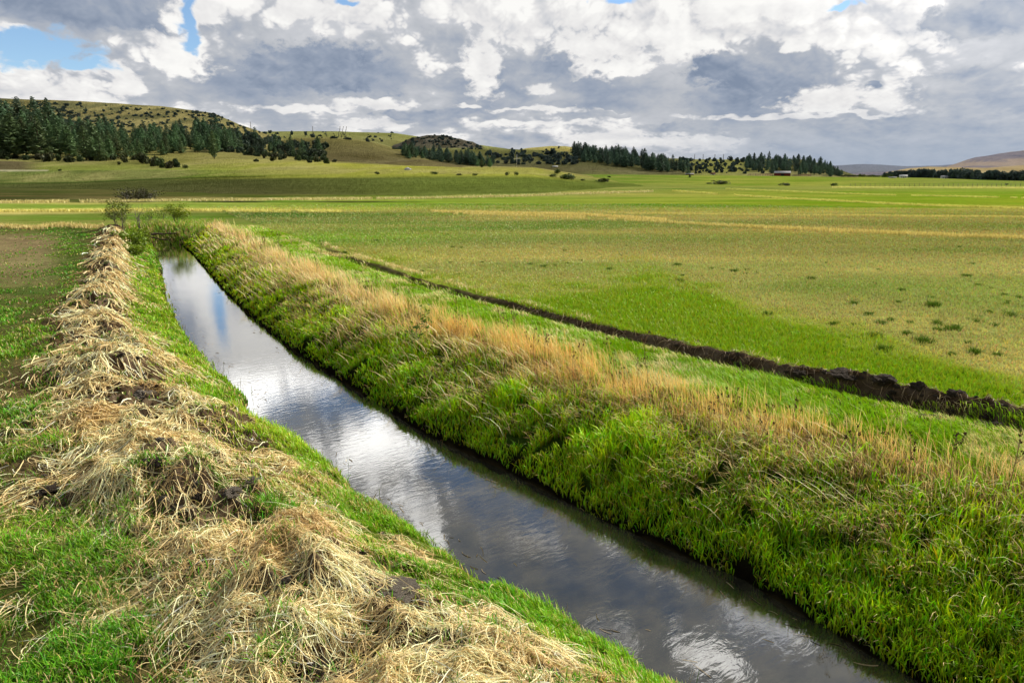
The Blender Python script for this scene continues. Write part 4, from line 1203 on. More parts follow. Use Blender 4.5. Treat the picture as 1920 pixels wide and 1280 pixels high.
# C  combed green and straw strip up to the furrow
m = e & (dr > 1.9) & (dr < FUR - .13) & (U < .8 * sstep(1.9, 2.8, dr))
i = pick(m)
dry = (pf[i] * .55 + fbm(X[i] * .9, Y[i] * .9, 99, 3) * .45 + .22 * (rng.random(len(i)) - .5)) > .572
h = (.07 + .10 * pn[i]) * rng.uniform(.6, 1.3, len(i))
col = np.where(dry[:, None], np.array([204, 196, 128.]), np.array([136, 174, 24.]) + (pl[i] - .5)[:, None] * 40)
blades('meadow_grass', X[i], Y[i], h, wind[i] + rng.normal(size=len(i)) * .6, rng.uniform(.4, .92, len(i)), wmin[i], C(col, i), M_grass, 'short yellow green grass between the dry band and the turned soil ridge', seg=2)

# D  pasture beyond the furrow
m = (dr > FUR + .16) & (U < .9) & (Y > 6)
i = pick(m)
tone_, g = land_tone(X[i], Y[i])
h = np.where(g > .5, .055 + .06 * pn[i], .035 + .045 * pn[i]) * rng.uniform(.6, 1.4, len(i)) * (1 + D[i] / 90)
col = np.where((rng.random(len(i)) < .25 * (1 - g))[:, None], np.array([170, 170, 104.]), tone_ * np.array([1.0, 1.0, .98]) + g[:, None] * np.array([24, 6, 0.]))
blades('pasture_grass', X[i], Y[i], h, rng.uniform(0, 6.28, len(i)), rng.uniform(.2, .8, len(i)), wmin[i] * 1.05, C(col, i, 1.2), M_grass, 'short pasture grass, bright green by the ridge and olive stubble beyond', seg=2)

# E  fresh strip between water and straw
m = e & (dl > -.10 * sstep(.45, .65, pf)) & (q < .85) & (U < np.interp(q, [-.1, .0, .06, .45, .62, .85], [.5, .6, 1, 1, .8, .06]) * sstep(.36, .50, pf * .8 + .25 * pn))
i = pick(m)
h = (.02 + .13 * pf[i] ** 1.5 + .09 * clump[i] ** 2) * rng.uniform(.6, 1.25, len(i)) * np.interp(q[i], [0, .15, .8], [1.15, 1.1, .7])
dry = rng.random(len(i)) < .06 + .3 * sstep(.5, .8, q[i]) + .25 * sstep(.54, .64, fbm(X[i] * 1.4, Y[i] * 1.4, 105, 3))
col = np.where(dry[:, None], np.array([205, 188, 120.]), np.array([134, 172, 32.]) + (pl[i] - .5)[:, None] * np.array([90, 50, 20.]) + (clump[i] - .5)[:, None] * 30)
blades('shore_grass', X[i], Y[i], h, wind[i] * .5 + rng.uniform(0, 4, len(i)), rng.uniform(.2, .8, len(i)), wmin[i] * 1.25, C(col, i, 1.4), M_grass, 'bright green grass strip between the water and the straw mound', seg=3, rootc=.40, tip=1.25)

# G  field and tufts on the near side
tuft = fbm(X * 1.5, Y * 1.5, 101, 4); bare = fbm(X * .55, Y * .55, 103, 4) + .18 * sstep(9, 24, Y) * sstep(3.0, 7, dl)
px_, py_ = proj(X, Y, np.full_like(X, G)); till = sstep(150, 70, px_) * sstep(430, 445, py_) * sstep(560, 490, py_)
m = e & (q > .75) & (rng.random(NB) > till * .75) & (U < sstep(1.2, 1.6, q + (pn - .5) * .8) * np.clip(1.5 - 1.9 * sstep(.42, .62, bare * .6 + (1 - tuft) * .4), .05, 1) + .04 + .4 * (q > .7) * (q < 1.6) * sstep(.56, .66, fbm(X * 1.3 + 9, Y * 1.3, 109, 3)))
i = pick(m)
h = (.025 + .095 * tuft[i] + .035 * clump[i]) * rng.uniform(.55, 1.3, len(i)) * np.interp(Y[i], [4, 12, 25], [1, .85, .55])
dry = rng.random(len(i)) < .08 + .22 * sstep(.52, .64, pf[i])
col = np.where(dry[:, None], np.array([196, 178, 120.]), np.array([102, 146, 34.]) + (tuft[i] - .5)[:, None] * np.array([30, 70, 10.]) + (pl[i] - .5)[:, None] * np.array([60, 30, 20.]))
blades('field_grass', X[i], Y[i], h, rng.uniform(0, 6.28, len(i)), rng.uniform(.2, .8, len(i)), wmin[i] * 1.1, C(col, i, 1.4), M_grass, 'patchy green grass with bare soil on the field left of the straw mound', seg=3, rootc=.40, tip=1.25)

nS = 6000
yy = 7.5 + 24 * rng.random(nS) ** 1.4; cc = np.interp(yy, _ys, _ct)
side_ = rng.random(nS) < .6
dd = FUR + np.where(side_, .38, -.38) + rng.normal(size=nS) * .09 + (fbm(np.interp(yy, WRy, WRx) * .5, yy * .5, 41, 2) - .5) * .5
xx = np.interp(yy, WRy, WRx) + dd / cc
keep = fbm(xx * 1.4, yy * 1.4, 107, 3) > np.where(side_, np.interp(yy, [8, 14, 20], [.6, .5, .42]), .52)
xx, yy = xx[keep], yy[keep]; n = len(xx)
blades('ridge_straw', xx, yy, rng.uniform(.06, .2, n), rng.uniform(0, 6.28, n), rng.uniform(.4, .97, n), np.maximum(.006, .001 * yy), lin(np.clip(np.array([222, 200, 140.]) + rng.normal(size=(n, 1)) * 16, 0, 250)) * KB, M_straw, 'pale straw fringe along both sides of the turned soil ridge', 'dry grass', 2)

# distant lines of taller dry grass along the old field ditches
def strip(pts, width_px, n, h, tone_c, z=None, dens=.45):
    p = np.array(pts, float); t = rng.random(n)
    px = p[0, 0] + t * (p[-1, 0] - p[0, 0]); py = np.interp(px, p[:, 0], p[:, 1]) + rng.normal(size=n) * width_px * .4
    keep = fbm(px * .02, py * .02 * 0, int(p[0, 1]), 4) > .5 - dens * .5
    px, py = px[keep], py[keep]
    x, y = unproj(px, py, G)
    z = height(x, y, False)
    d = np.hypot(x, y)
    return x, y, z, h * rng.uniform(.5, 1.3, len(x)), d, np.asarray(tone_c, float) + rng.normal(size=(len(x), 1)) * 12
SX = [strip([(-150,381),(0,380.5),(300,377),(650,374),(850,371),(1000,367),(1120,362),(1230,359)], 1.8, 8000, .28, (200, 188, 124)),
      strip([(100,397),(300,395),(480,397),(640,398)], 1.5, 6000, .22, (215, 205, 115)),
      strip([(-100,397),(0,397),(200,396)], 1.5, 3000, .2, (215, 205, 120)),
      strip([(810,398),(960,402),(1100,405),(1250,414)], 2.0, 6000, .2, (206, 188, 110)),
      strip([(960,402),(1240,401),(1500,405),(1920,408),(2050,409)], 1.3, 6000, .16, (200, 188, 104)),
      strip([(840,402),(1100,410),(1300,421),(1480,431),(1600,436),(1920,449),(2050,454)], 2.2, 8000, .2, (202, 186, 108)),
      strip([(1260,358),(1500,374),(1700,384),(1920,391),(2050,396)], 1.2, 6000, .18, (202, 196, 100)),
      strip([(1360,354),(1600,364),(1920,372),(2050,376)], 1.0, 4500, .18, (198, 196, 98)),
      strip([(1560,351.5),(1920,352.5),(2050,353)], 0.8, 3500, .22, (212, 206, 120)),
      strip([(-150,430),(0,426),(60,428),(120,424),(195,428)], 2.4, 3500, .22, (200, 184, 118)),
      strip([(560,468),(650,482),(720,494),(850,532)], 3.0, 1200, .12, (204, 186, 122), dens=.0)]
x, y, z, h, d, tc = [np.concatenate(a) for a in zip(*SX)]
blades('ditch_line_grass', x, y, h, rng.uniform(0, 6.28, len(x)), rng.uniform(.1, .6, len(x)), .0011 * d, lin(np.clip(tc, 0, 250)) * KB, M_straw, 'thin lines of pale dry grass marking old ditches across the far fields', 'dry grass', 2, z=z)

# F  straw on the mound
def strands(name, x, y, L, th, curl, w, off, arch, col, label):
    n = len(x); k = 6
    t = np.linspace(0, 1, k)
    ang = th[:, None] + curl[:, None] * (t[None] - .5)
    st = L[:, None] / (k - 1)
    px = x[:, None] + np.cumsum(np.cos(ang) * st, 1) - L[:, None] / 2 * np.cos(th[:, None]); py = y[:, None] + np.cumsum(np.sin(ang) * st, 1) - L[:, None] / 2 * np.sin(th[:, None])
    pz = height(px.ravel(), py.ravel()).reshape(n, k)
    # a stiff stem bridges the hollows it lies over
    zs = pz.copy()
    for _ in range(2): zs[:, 1:-1] = np.maximum(zs[:, 1:-1], .5 * (zs[:, :-2] + zs[:, 2:]))
    dip = np.clip(rng.random(n) * 1.3 - .3, 0, 1)[:, None]
    pz = zs * (1 - dip) + pz * dip
    pz = np.maximum(pz, 0.0) + off[:, None] + arch[:, None] * np.sin(t * math.pi)[None]
    sx = -np.sin(ang); sy = np.cos(ang)
    tilt = rng.normal(size=n)[:, None] * .7
    ww = (w[:, None] * .5) * np.array([.8, 1, 1, 1, .9, .5])[None]
    A = np.stack([px + sx * ww, py + sy * ww, pz + tilt * ww], -1); B = np.stack([px - sx * ww, py - sy * ww, pz - tilt * ww], -1)
    V = np.stack([A, B], 2).reshape(-1, 3)
    b = np.arange(n)[:, None] * (2 * k)
    T = []
    for i in range(k - 1): T += [(2*i, 2*i+1, 2*i+3), (2*i, 2*i+3, 2*i+2)]
    T = (b[:, None] + np.array(T)[None]).reshape(-1, 3)
    cc = np.repeat(col, 2 * k, 0)
    o = link(name, mesh_np(name, V, T, col=np.clip(cc, 0, 1)), M_straw, label=label, category='straw', kind='stuff')
    return o
X, Y, D = scatter(900000, 3.0, 44)
dl, dr, dc = ditch(X, Y); q = dl / dc
pn = fbm(X * 1.2, Y * 1.2, 111, 4); pm = fbm(X * 3.2, Y * 3.2, 113, 3)
core = np.exp(-((q - .98) / np.where(q < .98, .26, .28)) ** 2)
skirt = np.exp(-((q - 1.35) / .75) ** 2) * sstep(9, 5, Y) * sstep(.46, .60, pn) * (q > .6)
sp = soil_patch(X, Y)
core = np.clip(core * 1.25, 0, 1)
hol = sstep(.40, .49, fbm(X * 1.3, Y * 1.3, 11, 3))
dn = core * (.22 + .78 * hol) * sstep(.26, .42, pn + .10) * (.55 + .6 * sstep(.36, .54, pm)) + .32 * skirt
edge = (q > .3) * (q < .8) * sstep(.54, .64, pn) * .3 + (q > 1.3) * .12 * sstep(.48, .62, pm) * sstep(5, 2.5, q) * sstep(13, 8, Y)
m = (rng.random(len(X)) < np.clip(dn + edge, 0, 1) * .85 * (1 - .85 * sp)) & (Y < 41.5) & (dl > .12)
X, Y, D, pn, pm, q = X[m], Y[m], D[m], pn[m], pm[m], q[m]
n = len(X)
nz = lambda a, b: fbm(a * 1.3, b * 1.3, 11, 3) * .85 + np.exp(-((ditch(a, b)[0] / ditch(a, b)[2] - 1.0) / .5) ** 2) * .35
gx_ = nz(X + .06, Y) - nz(X - .06, Y); gy_ = nz(X, Y + .06) - nz(X, Y - .06)
flow = np.arctan2(-gy_, -gx_) + (fbm(X * 1.1, Y * 1.1, 117, 2) - .5) * 2.4
L = .05 + .42 * rng.random(n) ** 1.6 * np.interp(D, [3, 12, 40], [1, 1.1, 1.7])
col = lin(np.clip(np.array([232, 206, 150.]) + (fbm(X * 2.2, Y * 2.2, 119, 3) - .5)[:, None] * np.array([70, 80, 84.]) + rng.normal(size=(n, 1)) * 22 - (rng.random((n, 1)) < .22) * np.array([70, 66, 56.]), 20, 250)) * KB
strands('straw', X, Y, L, flow + rng.normal(size=n) * .75, rng.normal(size=n) * 1.1, np.maximum(.0042, .0008 * D), rng.uniform(.0, .06, n) ** 1.3 + .004, np.abs(rng.normal(size=n)) * .025, col, 'pale dry straw heaped along the spoil mound left of the water')
print('grass', n, time.time() - T0)

# grass closing the head of the ditch
n = 5000; yy = rng.uniform(40.2, 46, n); xx = np.interp(np.minimum(yy, 42.4), WLy, WLx) + rng.uniform(-1.5, 3.2, n)
blades('headland_grass', xx, yy, rng.uniform(.12, .4, n), rng.uniform(0, 6.28, n), rng.uniform(.1, .8, n), np.full(n, .04), lin(np.clip(np.where(rng.random((n, 1)) < .3, np.array([200, 180, 116.]), np.array([124, 158, 36.])) + rng.normal(size=(n, 3)) * 10, 0, 240)) * KB, M_grass, 'mixed green and dry grass closing the head of the ditch behind the logs', 'grass')
# straw bits thrown over the turned soil
n = 1500; yy = rng.uniform(7.5, 16, n); xx = np.interp(yy, WRy, WRx) + (FUR + rng.normal(size=n) * .25) / np.interp(yy, _ys, _ct)
strands('ridge_litter', xx, yy, rng.uniform(.06, .25, n), rng.uniform(0, 6.28, n), rng.normal(size=n), np.full(n, .007), np.full(n, .012), np.abs(rng.normal(size=n)) * .02, lin(np.clip(np.array([168, 140, 100.]) + rng.normal(size=(n, 1)) * 30, 0, 240)) * K, 'dry stems and roots scattered over the turned soil ridge')

# straw and bits drifting along the edges, thin stems standing in the shallows
n = 420; yy = 4 + 26 * rng.random(n) ** 1.6; lft = rng.random(n) < .6
xx = np.where(lft, np.interp(yy, WLy, WLx) + .12 + np.abs(rng.normal(size=n)) * .22, np.interp(yy, WRy, WRx) - .1 - np.abs(rng.normal(size=n)) * .22)
keep = fbm(xx * 1.2, yy * 1.2, 131, 3) > .5; xx, yy = xx[keep], yy[keep]; n = len(xx)
strands('drift_straw', xx, yy, rng.uniform(.04, .2, n), rng.normal(size=n) * .5 + 2.2, rng.normal(size=n) * .6, np.full(n, .006), np.full(n, .006), np.zeros(n), lin(np.clip(np.array([196, 170, 118.]) + rng.normal(size=(n, 1)) * 26, 0, 240)) * K, 'bits of straw drifting at the edges of the water')
n = 260; yy = 4.2 + 24 * rng.random(n) ** 1.6; xx = np.interp(yy, WLy, WLx) + .05 + np.abs(rng.normal(size=n)) * .13
keep = fbm(xx * 1.6, yy * 1.6, 133, 3) > .52; xx, yy = xx[keep], yy[keep]; n = len(xx)
blades('shallow_stems', xx, yy, rng.uniform(.08, .28, n), rng.uniform(0, 6.28, n), rng.uniform(.05, .6, n), np.full(n, .006), lin(np.clip(np.where(rng.random((n, 1)) < .5, np.array([190, 168, 110.]), np.array([110, 150, 40.])) + rng.normal(size=(n, 1)) * 14, 0, 240)) * K, M_grass, 'thin stems standing in the shallows along the near edge', 'grass', 3, z=np.full(n, -.03))

# --- darker tufts dotting the pasture (each a thing)
def tuft_mesh(seed, n=170):
    r = np.random.default_rng(seed)
    x = r.normal(size=n) * .075; y = r.normal(size=n) * .065
    a = np.arctan2(x, y) + r.normal(size=n) * .5
    c = lin(np.clip(np.array([112, 150, 38.]) + r.normal(size=(n, 1)) * 14, 5, 200)) * K
    k_ = np.arange(9) * 6.2832 / 9; disc = np.concatenate([[(0, 0, .03)], np.stack([np.cos(k_) * .17, np.sin(k_) * .15, -.02 + 0 * k_], -1)])
    base = (disc, np.array([(0, 1 + a_, 1 + (a_ + 1) % 9) for a_ in range(9)]))
    return blades('grass_tuft', x, y, r.uniform(.07, .15, n), a, r.uniform(.2, .8, n), np.full(n, .012), c, None, '', z=np.zeros(n), link_it=False, extra=base)
TU = [tuft_mesh(500 + k) for k in range(5)]
for t_ in TU: t_.materials.append(M_grass)
tl = [(1812,517,1.3),(1882,553,1.2),(1684,567,1.3),(1750,574,1.5),(1275,530,1.2),(1640,630,1.5),(1788,617,1.4),(1757,606,1.3),(1732,640,1.4),(1833,602,1.2),(1893,590,1.4),(1440,590,1.2),(1325,557,1.1),(1564,607,1.3),(1827,660,1.2),(932,495,1),(903,493,.9),(993,497,1),(1020,501,1.2),(1064,496,.9),(1143,506,1.1),(968,501,.8),(850,464,1),(865,465,.9),(705,452,1),(740,450,.8),(680,456,.8),(845,494,.8),(1270,499,1.1),(1335,505,1),(1355,507,1.1),(1375,511,1.2),(1400,508,1),(1417,513,1),(1460,518,1.1),(1520,524,1.1),(1630,590,1),(1600,570,1),(1690,545,1),(1640,532,.9),(1700,625,1.3),(1660,655,1.2)]
rt = random.Random(3)
for _ in range(190):
    x_ = rt.uniform(640, 1915); y_ = rt.uniform(440, 690)
    if y_ > np.interp(x_, PATCHx, PATCHy) - 6: continue
    tl.append((x_, y_, rt.uniform(.35, 1.0)))
for k, (x_, y_, s_) in enumerate(tl):
    px_, py_ = unproj(x_, y_, G); z_ = float(height(np.array([px_]), np.array([py_]))[0])
    o = link('grass_tuft', TU[k % 5], None, label='dark green grass tuft dotting the pasture beyond the turned soil ridge', category='grass tuft', group='dark tufts dotting the pasture')
    o.location = (float(px_), float(py_), z_); s_ *= rt.uniform(.4, .8); o.scale = (s_ * 1.05, s_ * 1.0, s_ * 1.15); o.rotation_euler = (0, 0, rt.uniform(0, 6))

# --- dead flower stalks standing in the dry band
def stalk_meshes(seed):
    r = np.random.default_rng(seed); st = MB(); heads = []; H = 1.0
    pts = np.array([(0, 0, -.04), (r.normal() * .01, r.normal() * .01, .35), (r.normal() * .03, r.normal() * .03, .7), (r.normal() * .05, r.normal() * .05, H)])
    st.tube(pts, [.0055, .005, .004, .003], 5); ends = [pts[-1]]
    for k in range(int(r.integers(3, 7))):
        z = r.uniform(.45, .9); p = np.array([np.interp(z, pts[:, 2], pts[:, 0]), np.interp(z, pts[:, 2], pts[:, 1]), z])
        a = r.uniform(0, 6.28); L = r.uniform(.1, .24); e_ = p + np.array([math.cos(a) * L * .5, math.sin(a) * L * .5, L * .85]); st.tube([p, (p + e_) / 2 + np.array([math.cos(a), math.sin(a), 0]) * .02, e_], [.0035, .003, .002], 4); ends.append(e_)
    for e_ in ends:
        sd = MB()
        for _ in range(9):
            c_ = e_ + r.normal(size=3) * np.array([.010, .010, .016]); s_ = r.uniform(.006, .012)
            sd.add(c_ + np.array([(0, 0, s_ * 1.5), (s_, 0, 0), (-s_ * .5, s_ * .87, 0), (-s_ * .5, -s_ * .87, 0), (0, 0, -s_ * 1.2)]), [(0, 1, 2), (0, 2, 3), (0, 3, 1), (4, 2, 1), (4, 3, 2), (4, 1, 3)])
        heads.append(sd.mesh('seed_head'))
    return st.mesh('stem'), heads
SK = [stalk_meshes(600 + k) for k in range(7)]
for a_, b2 in SK: a_.materials.append(M_stalk); [h_.materials.append(M_seed) for h_ in b2]
sl = [(1000,690,75),(1020,688,70),(1027,690,66),(945,655,70),(940,640,60),(962,640,55),(860,630,55),(873,640,50),(1072,720,62),(1090,705,70),(1150,725,62),(1165,745,58),(1190,740,70),(1215,735,66),(1410,870,110),(1485,850,95),(1600,925,120),(1700,930,105),(1635,905,90),(1770,935,115),(1880,950,120),(1910,960,110),(1328,850,90),(1352,830,100),(1380,815,85),(1640,700,0)]
sl = [s for s in sl if s[2]]
for _ in range(34):
    y0 = rt.uniform(9, 30); dd_ = rt.gauss(2.0, .35); c_ = float(np.interp(y0, _ys, _ct)); x0 = float(np.interp(y0, WRy, WRx)) + dd_ / c_
    a_, b2 = proj(np.array([x0]), np.array([y0]), np.array([1.0])); sl.append((float(a_[0]), float(b2[0]), rt.uniform(.4, .8) * 1270 / y0))
for k, (x_, y_, hp) in enumerate(sl):
    p = drop_near(x_, y_); hgt = hp * (p - Vector((0, 0, CAMZ))).length / F
    o = thing('dried_stalk', 'thin brown dried flower stalk with dark seed heads in the dry grass band', 'dried stalk', p, 'dried stalks in the dry band')
    hgt = min(max(hgt, .35), .95); o.scale = (hgt * 1.1, hgt * 1.1, hgt); o.rotation_euler = (rt.gauss(0, .06), rt.gauss(0, .06), rt.uniform(0, 6))
    link('stem', SK[k % 7][0], None, o); [link('seed_head', h_, None, o) for h_ in SK[k % 7][1]]
# ------------------------------------------------------------------ sky, sun, camera
SUN_AZ, SUN_EL = 58.0, 36.0
GX = np.arange(30, 1920, 60)
B = [
[165,160,150,148,150,160,195,225,215,225,218,225,175,225,240,230,235,240,228,218,230,245,250,250,245,238,238,245,240,200,180,175],
[200,172,165,200,230,220,200,170,210,190,230,225,205,170,165,220,245,220,230,215,240,245,235,245,250,250,250,230,225,185,165,165],
[225,195,195,190,225,235,220,190,180,170,165,200,180,215,165,190,225,150,200,235,170,235,215,175,200,190,200,205,205,210,200,205],
[225,200,190,235,175,230,165,155,165,160,155,155,165,220,165,165,175,170,200,235,185,180,160,155,160,195,220,215,205,220,185,185],
[228,225,225,235,178,170,150,150,165,165,150,150,150,205,170,160,155,160,165,155,165,160,155,155,165,190,200,210,230,185,175,185],
[225,215,207,215,225,195,170,160,190,180,175,165,165,195,165,165,185,165,160,160,160,155,155,155,155,185,190,225,230,180,175,180],
[215,215,215,215,215,215,220,210,200,195,215,185,165,170,205,195,225,215,185,210,180,165,175,175,205,185,170,165,165,170,175,185],
[215,215,215,215,215,215,210,200,190,185,200,215,210,205,215,190,180,200,215,205,205,215,215,190,200,165,160,165,165,168,172,178],
[210,210,210,210,210,210,205,195,185,180,190,200,195,190,175,168,165,185,190,185,195,195,170,160,165,160,165,152,160,165,170,175],
]
GY = 18 + 36 * np.arange(9)
B = np.array(B, float)
AZ = np.linspace(-40, 40, 32)
EL = np.array([0, 1.2, 2.6, 4, 5.5, 7, 8.6, 10.2, 11.8, 13.5, 16, 19, 23, 28, 36, 60])
up_rows = {  # above the photo's top edge: what the water mirrors
 16: [170,165,180,215,235,238,235,225,232,235,225,215,235,240,220,230,240,235,240,245,235,245,250,245,240,235,235,225,220,215,200,190],
 19: [200,200,220,230,210,190,180,190,200,175,185,200,225,235,225,215,205,215,225,235,240,245,250,250,250,240,230,215,205,200,200,200],
 23: [210,220,225,215,190,185,200,215,225,235,245,250,245,230,190,175,185,200,220,240,250,250,250,250,245,235,225,215,205,205,205,205],
 28: [205,205,205,200,190,190,200,210,205,200,200,215,230,225,205,190,185,190,200,215,230,240,245,245,240,230,220,215,210,205,205,205],
 36: [190,190,195,200,200,195,190,185,180,180,185,195,200,195,185,180,185,195,215,235,240,230,220,215,215,215,215,215,210,205,200,200],
 60: [140]*32}
L = np.zeros((16, 32))
for r_, el in enumerate(EL):
    if el in up_rows:
        L[r_] = np.interp(np.arange(32) / 31, np.linspace(0, 1, 32), up_rows[el]); continue
    for c_, azv in enumerate(AZ):
        d = np.array([math.sin(R(azv)) * math.cos(R(el)), math.cos(R(azv)) * math.cos(R(el)), math.sin(R(el)) + 0.0])
        px, py = proj(np.array([d[0] * 1e4]), np.array([d[1] * 1e4]), np.array([d[2] * 1e4 + CAMZ]))
        fx = np.clip((px[0] - 30) / 60, 0, 31); fy = np.clip((py[0] - 18) / 36, 0, 8)
        ix, iy = min(int(fx), 30), min(int(fy), 7); u, v = fx - ix, fy - iy
        L[r_, c_] = (B[iy, ix] * (1 - u) + B[iy, ix + 1] * u) * (1 - v) + (B[iy + 1, ix] * (1 - u) + B[iy + 1, ix + 1] * u) * v
L[13] -= 22; L[14] -= 34
L = (L - 140) / 110.0          # 0 dark slate base ... 1 white
Uu, Ss, Vt = np.linalg.svd(L - L.mean(), full_matrices=False)
RK = 12
W = bpy.data.worlds.new('World'); S.world = W; W.use_nodes = True
W.node_tree.nodes.clear(); N = NT(W.node_tree)
tc = N.node('ShaderNodeTexCoord'); dx, dy, dz = N.sep(tc.outputs['Generated'])
az0 = N.m('MULTIPLY', N.m('ARCTAN2', dx, dy), 57.29578)
el0 = N.m('MULTIPLY', N.m('ARCSINE', dz, clamp=False), 57.29578)
# fold the far side of the sky so that the cloud field closes behind the viewer
azf = N.m('PINGPONG', N.m('ADD', az0, 40.0 + 160), 80.0)
azf = N.m('SUBTRACT', azf, 40.0)
ellog = N.m('MULTIPLY', N.m('LOGARITHM', N.m('ADD', N.m('MULTIPLY', N.m('MAXIMUM', el0, -1.0), .22), 1.3), 2.71828), 18.0)
Pn = N.xyz(N.m('MULTIPLY', azf, .85), ellog, 0.0)
wv = N.vm('SUBTRACT', N.noise(Pn, .13, 2, .5)[1], (.5, .5, .5))
wf = N.vm('SUBTRACT', N.noise(Pn, .55, 2, .5)[1], (.5, .5, .5))
wx = N.m('ADD', N.m('MULTIPLY', N.sep(wv)[0], 3.0), N.m('MULTIPLY', N.sep(wf)[0], 2.0))
wy = N.m('ADD', N.m('MULTIPLY', N.sep(wv)[1], 1.0), N.m('MULTIPLY', N.sep(wf)[1], .9))
near0 = N.ss(el0, 0.0, 6.0)
azw = N.m('ADD', azf, wx); elw = N.m('ADD', el0, N.m('MULTIPLY', wy, N.mr(near0, 0, 1, .35, 1)))
fa = N.mr(azw, -40, 40, 0, 1); fe = N.m('POWER', N.mr(elw, 0, 60, 0, 1), .5)
apos = np.linspace(0, 1, 32); epos = np.sqrt(EL / 60)
acc = None
for k in range(0, RK, 3):
    A = (Vt[k:k+3] * np.sqrt(Ss[k:k+3])[:, None]).T; Eb = Uu[:, k:k+3] * np.sqrt(Ss[k:k+3])[None]
    sa = np.abs(A).max() or 1; se = np.abs(Eb).max() or 1
    ra = N.ramp(fa, [(float(p_), tuple(float(v_) for v_ in (A[i_] / sa) * .5 + .5)) for i_, p_ in enumerate(apos)])
    re = N.ramp(fe, [(float(p_), tuple(float(v_) for v_ in (Eb[i_] / se) * .5 + .5)) for i_, p_ in enumerate(epos)])
    da = N.vm('SUBTRACT', ra, (.5, .5, .5)); de = N.vm('SUBTRACT', re, (.5, .5, .5))
    t_ = N.m('MULTIPLY', N.vm('DOT_PRODUCT', da, de), float(sa * se * 4))
    acc = t_ if acc is None else N.m('ADD', acc, t_)
lay = N.m('ADD', acc, float(L.mean()))
# billow detail with a lit side toward the sun
Pw = N.vm('ADD', Pn, N.xyz(N.m('MULTIPLY', wx, .3), N.m('MULTIPLY', wy, .3), 0.0))
def billow(P):
    """rounded heaps with creases between them"""
    t = None
    for sc, am in ((.22, 1.0), (.5, .55), (1.1, .3), (2.4, .17)):
        b_ = N.m('MULTIPLY', N.m('ABSOLUTE', N.m('SUBTRACT', N.noise(P, sc, 0, .5)[0], .5)), am * 2)
        t = b_ if t is None else N.m('ADD', t, b_)
    return t
bl0 = billow(Pw)                                           # about 0.1 ... 1.2, mean .5
bl1 = billow(N.vm('ADD', Pw, (.55, .75, 0)))
n2 = N.noise(Pw, 1.3, 6, .58)[0]
n4 = N.noise(Pw, .3, 6, .55)[0]
rel = N.m('SUBTRACT', bl0, bl1)
streak = N.noise(N.vm('MULTIPLY', Pn, (.22, 1.0, 1)), .5, 5, .55)[0]
low = N.mr(near0, 0, 1, .4, 1.0)
amp = N.m('MULTIPLY', N.mr(lay, .08, .55, .32, 1.0), low)
bt = N.m('ADD', lay, N.m('MULTIPLY', N.m('SUBTRACT', bl0, .5), N.m('MULTIPLY', amp, .6)))
bt = N.m('ADD', bt, N.m('MULTIPLY', N.m('SUBTRACT', n4, .5), N.m('MULTIPLY', amp, .36)))
bt = N.m('ADD', bt, N.m('MULTIPLY', N.m('SUBTRACT', n2, .5), N.m('MULTIPLY', amp, .24)))
bt = N.m('ADD', bt, N.m('MULTIPLY', N.m('SUBTRACT', streak, .5), N.mr(near0, 0, 1, .55, .12)))
# crisp edge where bright billows stand against the slate bases
edge = N.ss(bt, .40, .60)
soft = N.m('ADD', N.m('MULTIPLY', bt, .56), N.m('MULTIPLY', edge, .29))
soft = N.m('ADD', soft, N.m('MULTIPLY', N.m('MULTIPLY', N.m('SUBTRACT', bl0, .5), .26), edge))
relk = N.m('MULTIPLY', N.mr(edge, 0, 1, .07, .46), low)
soft = N.m('ADD', soft, N.m('MULTIPLY', rel, relk))
rim = N.m('MULTIPLY', N.ss(bt, .44, .56), N.m('SUBTRACT', 1.0, N.ss(bt, .58, .80)))
soft = N.m('ADD', soft, N.m('MULTIPLY', rim, N.m('MULTIPLY', low, .16)))
veil = N.noise(N.vm('MULTIPLY', Pn, (.8, 1.0, 1)), .16, 4, .5)[0]
soft = N.m('ADD', soft, N.m('ADD', .08, N.m('MULTIPLY', N.ss(veil, .42, .68), N.m('MULTIPLY', N.m('SUBTRACT', 1.0, edge), .22))))

def blob(px, py, wpx, hpx, rough=.55):
    a_, e_ = azel(px, py); ra_ = wpx / F * 57.3 / 2; re_ = hpx / F * 57.3 / 2
    u_ = N.m('MULTIPLY', N.m('SUBTRACT', N.m('ADD', azf, N.m('MULTIPLY', N.sep(wf)[0], 2.2)), float(a_)), 1 / ra_)
    v_ = N.m('MULTIPLY', N.m('SUBTRACT', N.m('ADD', el0, N.m('MULTIPLY', N.sep(wf)[1], 1.6)), float(e_)), 1 / re_)
    d_ = N.m('SQRT', N.m('ADD', N.m('MULTIPLY', u_, u_), N.m('MULTIPLY', v_, v_)))
    return N.m('ADD', N.m('SUBTRACT', 1.0, d_), N.m('MULTIPLY', N.m('ADD', N.m('SUBTRACT', n2, .5), N.m('MULTIPLY', N.m('SUBTRACT', bl0, .5), .6)), rough * 2))
def paint(cur, px, py, w, h, val, rough=.55, lo=0.0, hi=.28, shade=.35):
    mk = N.ss(blob(px, py, w, h, rough), lo, hi + .12)
    tgt = N.m('ADD', N.m('MULTIPLY', rel, .3), val)
    mx = N.node('ShaderNodeMix', data_type='FLOAT'); N.put(mx.inputs[0], mk); N.put(mx.inputs[2], cur); N.put(mx.inputs[3], tgt)
    return mx.outputs[0]
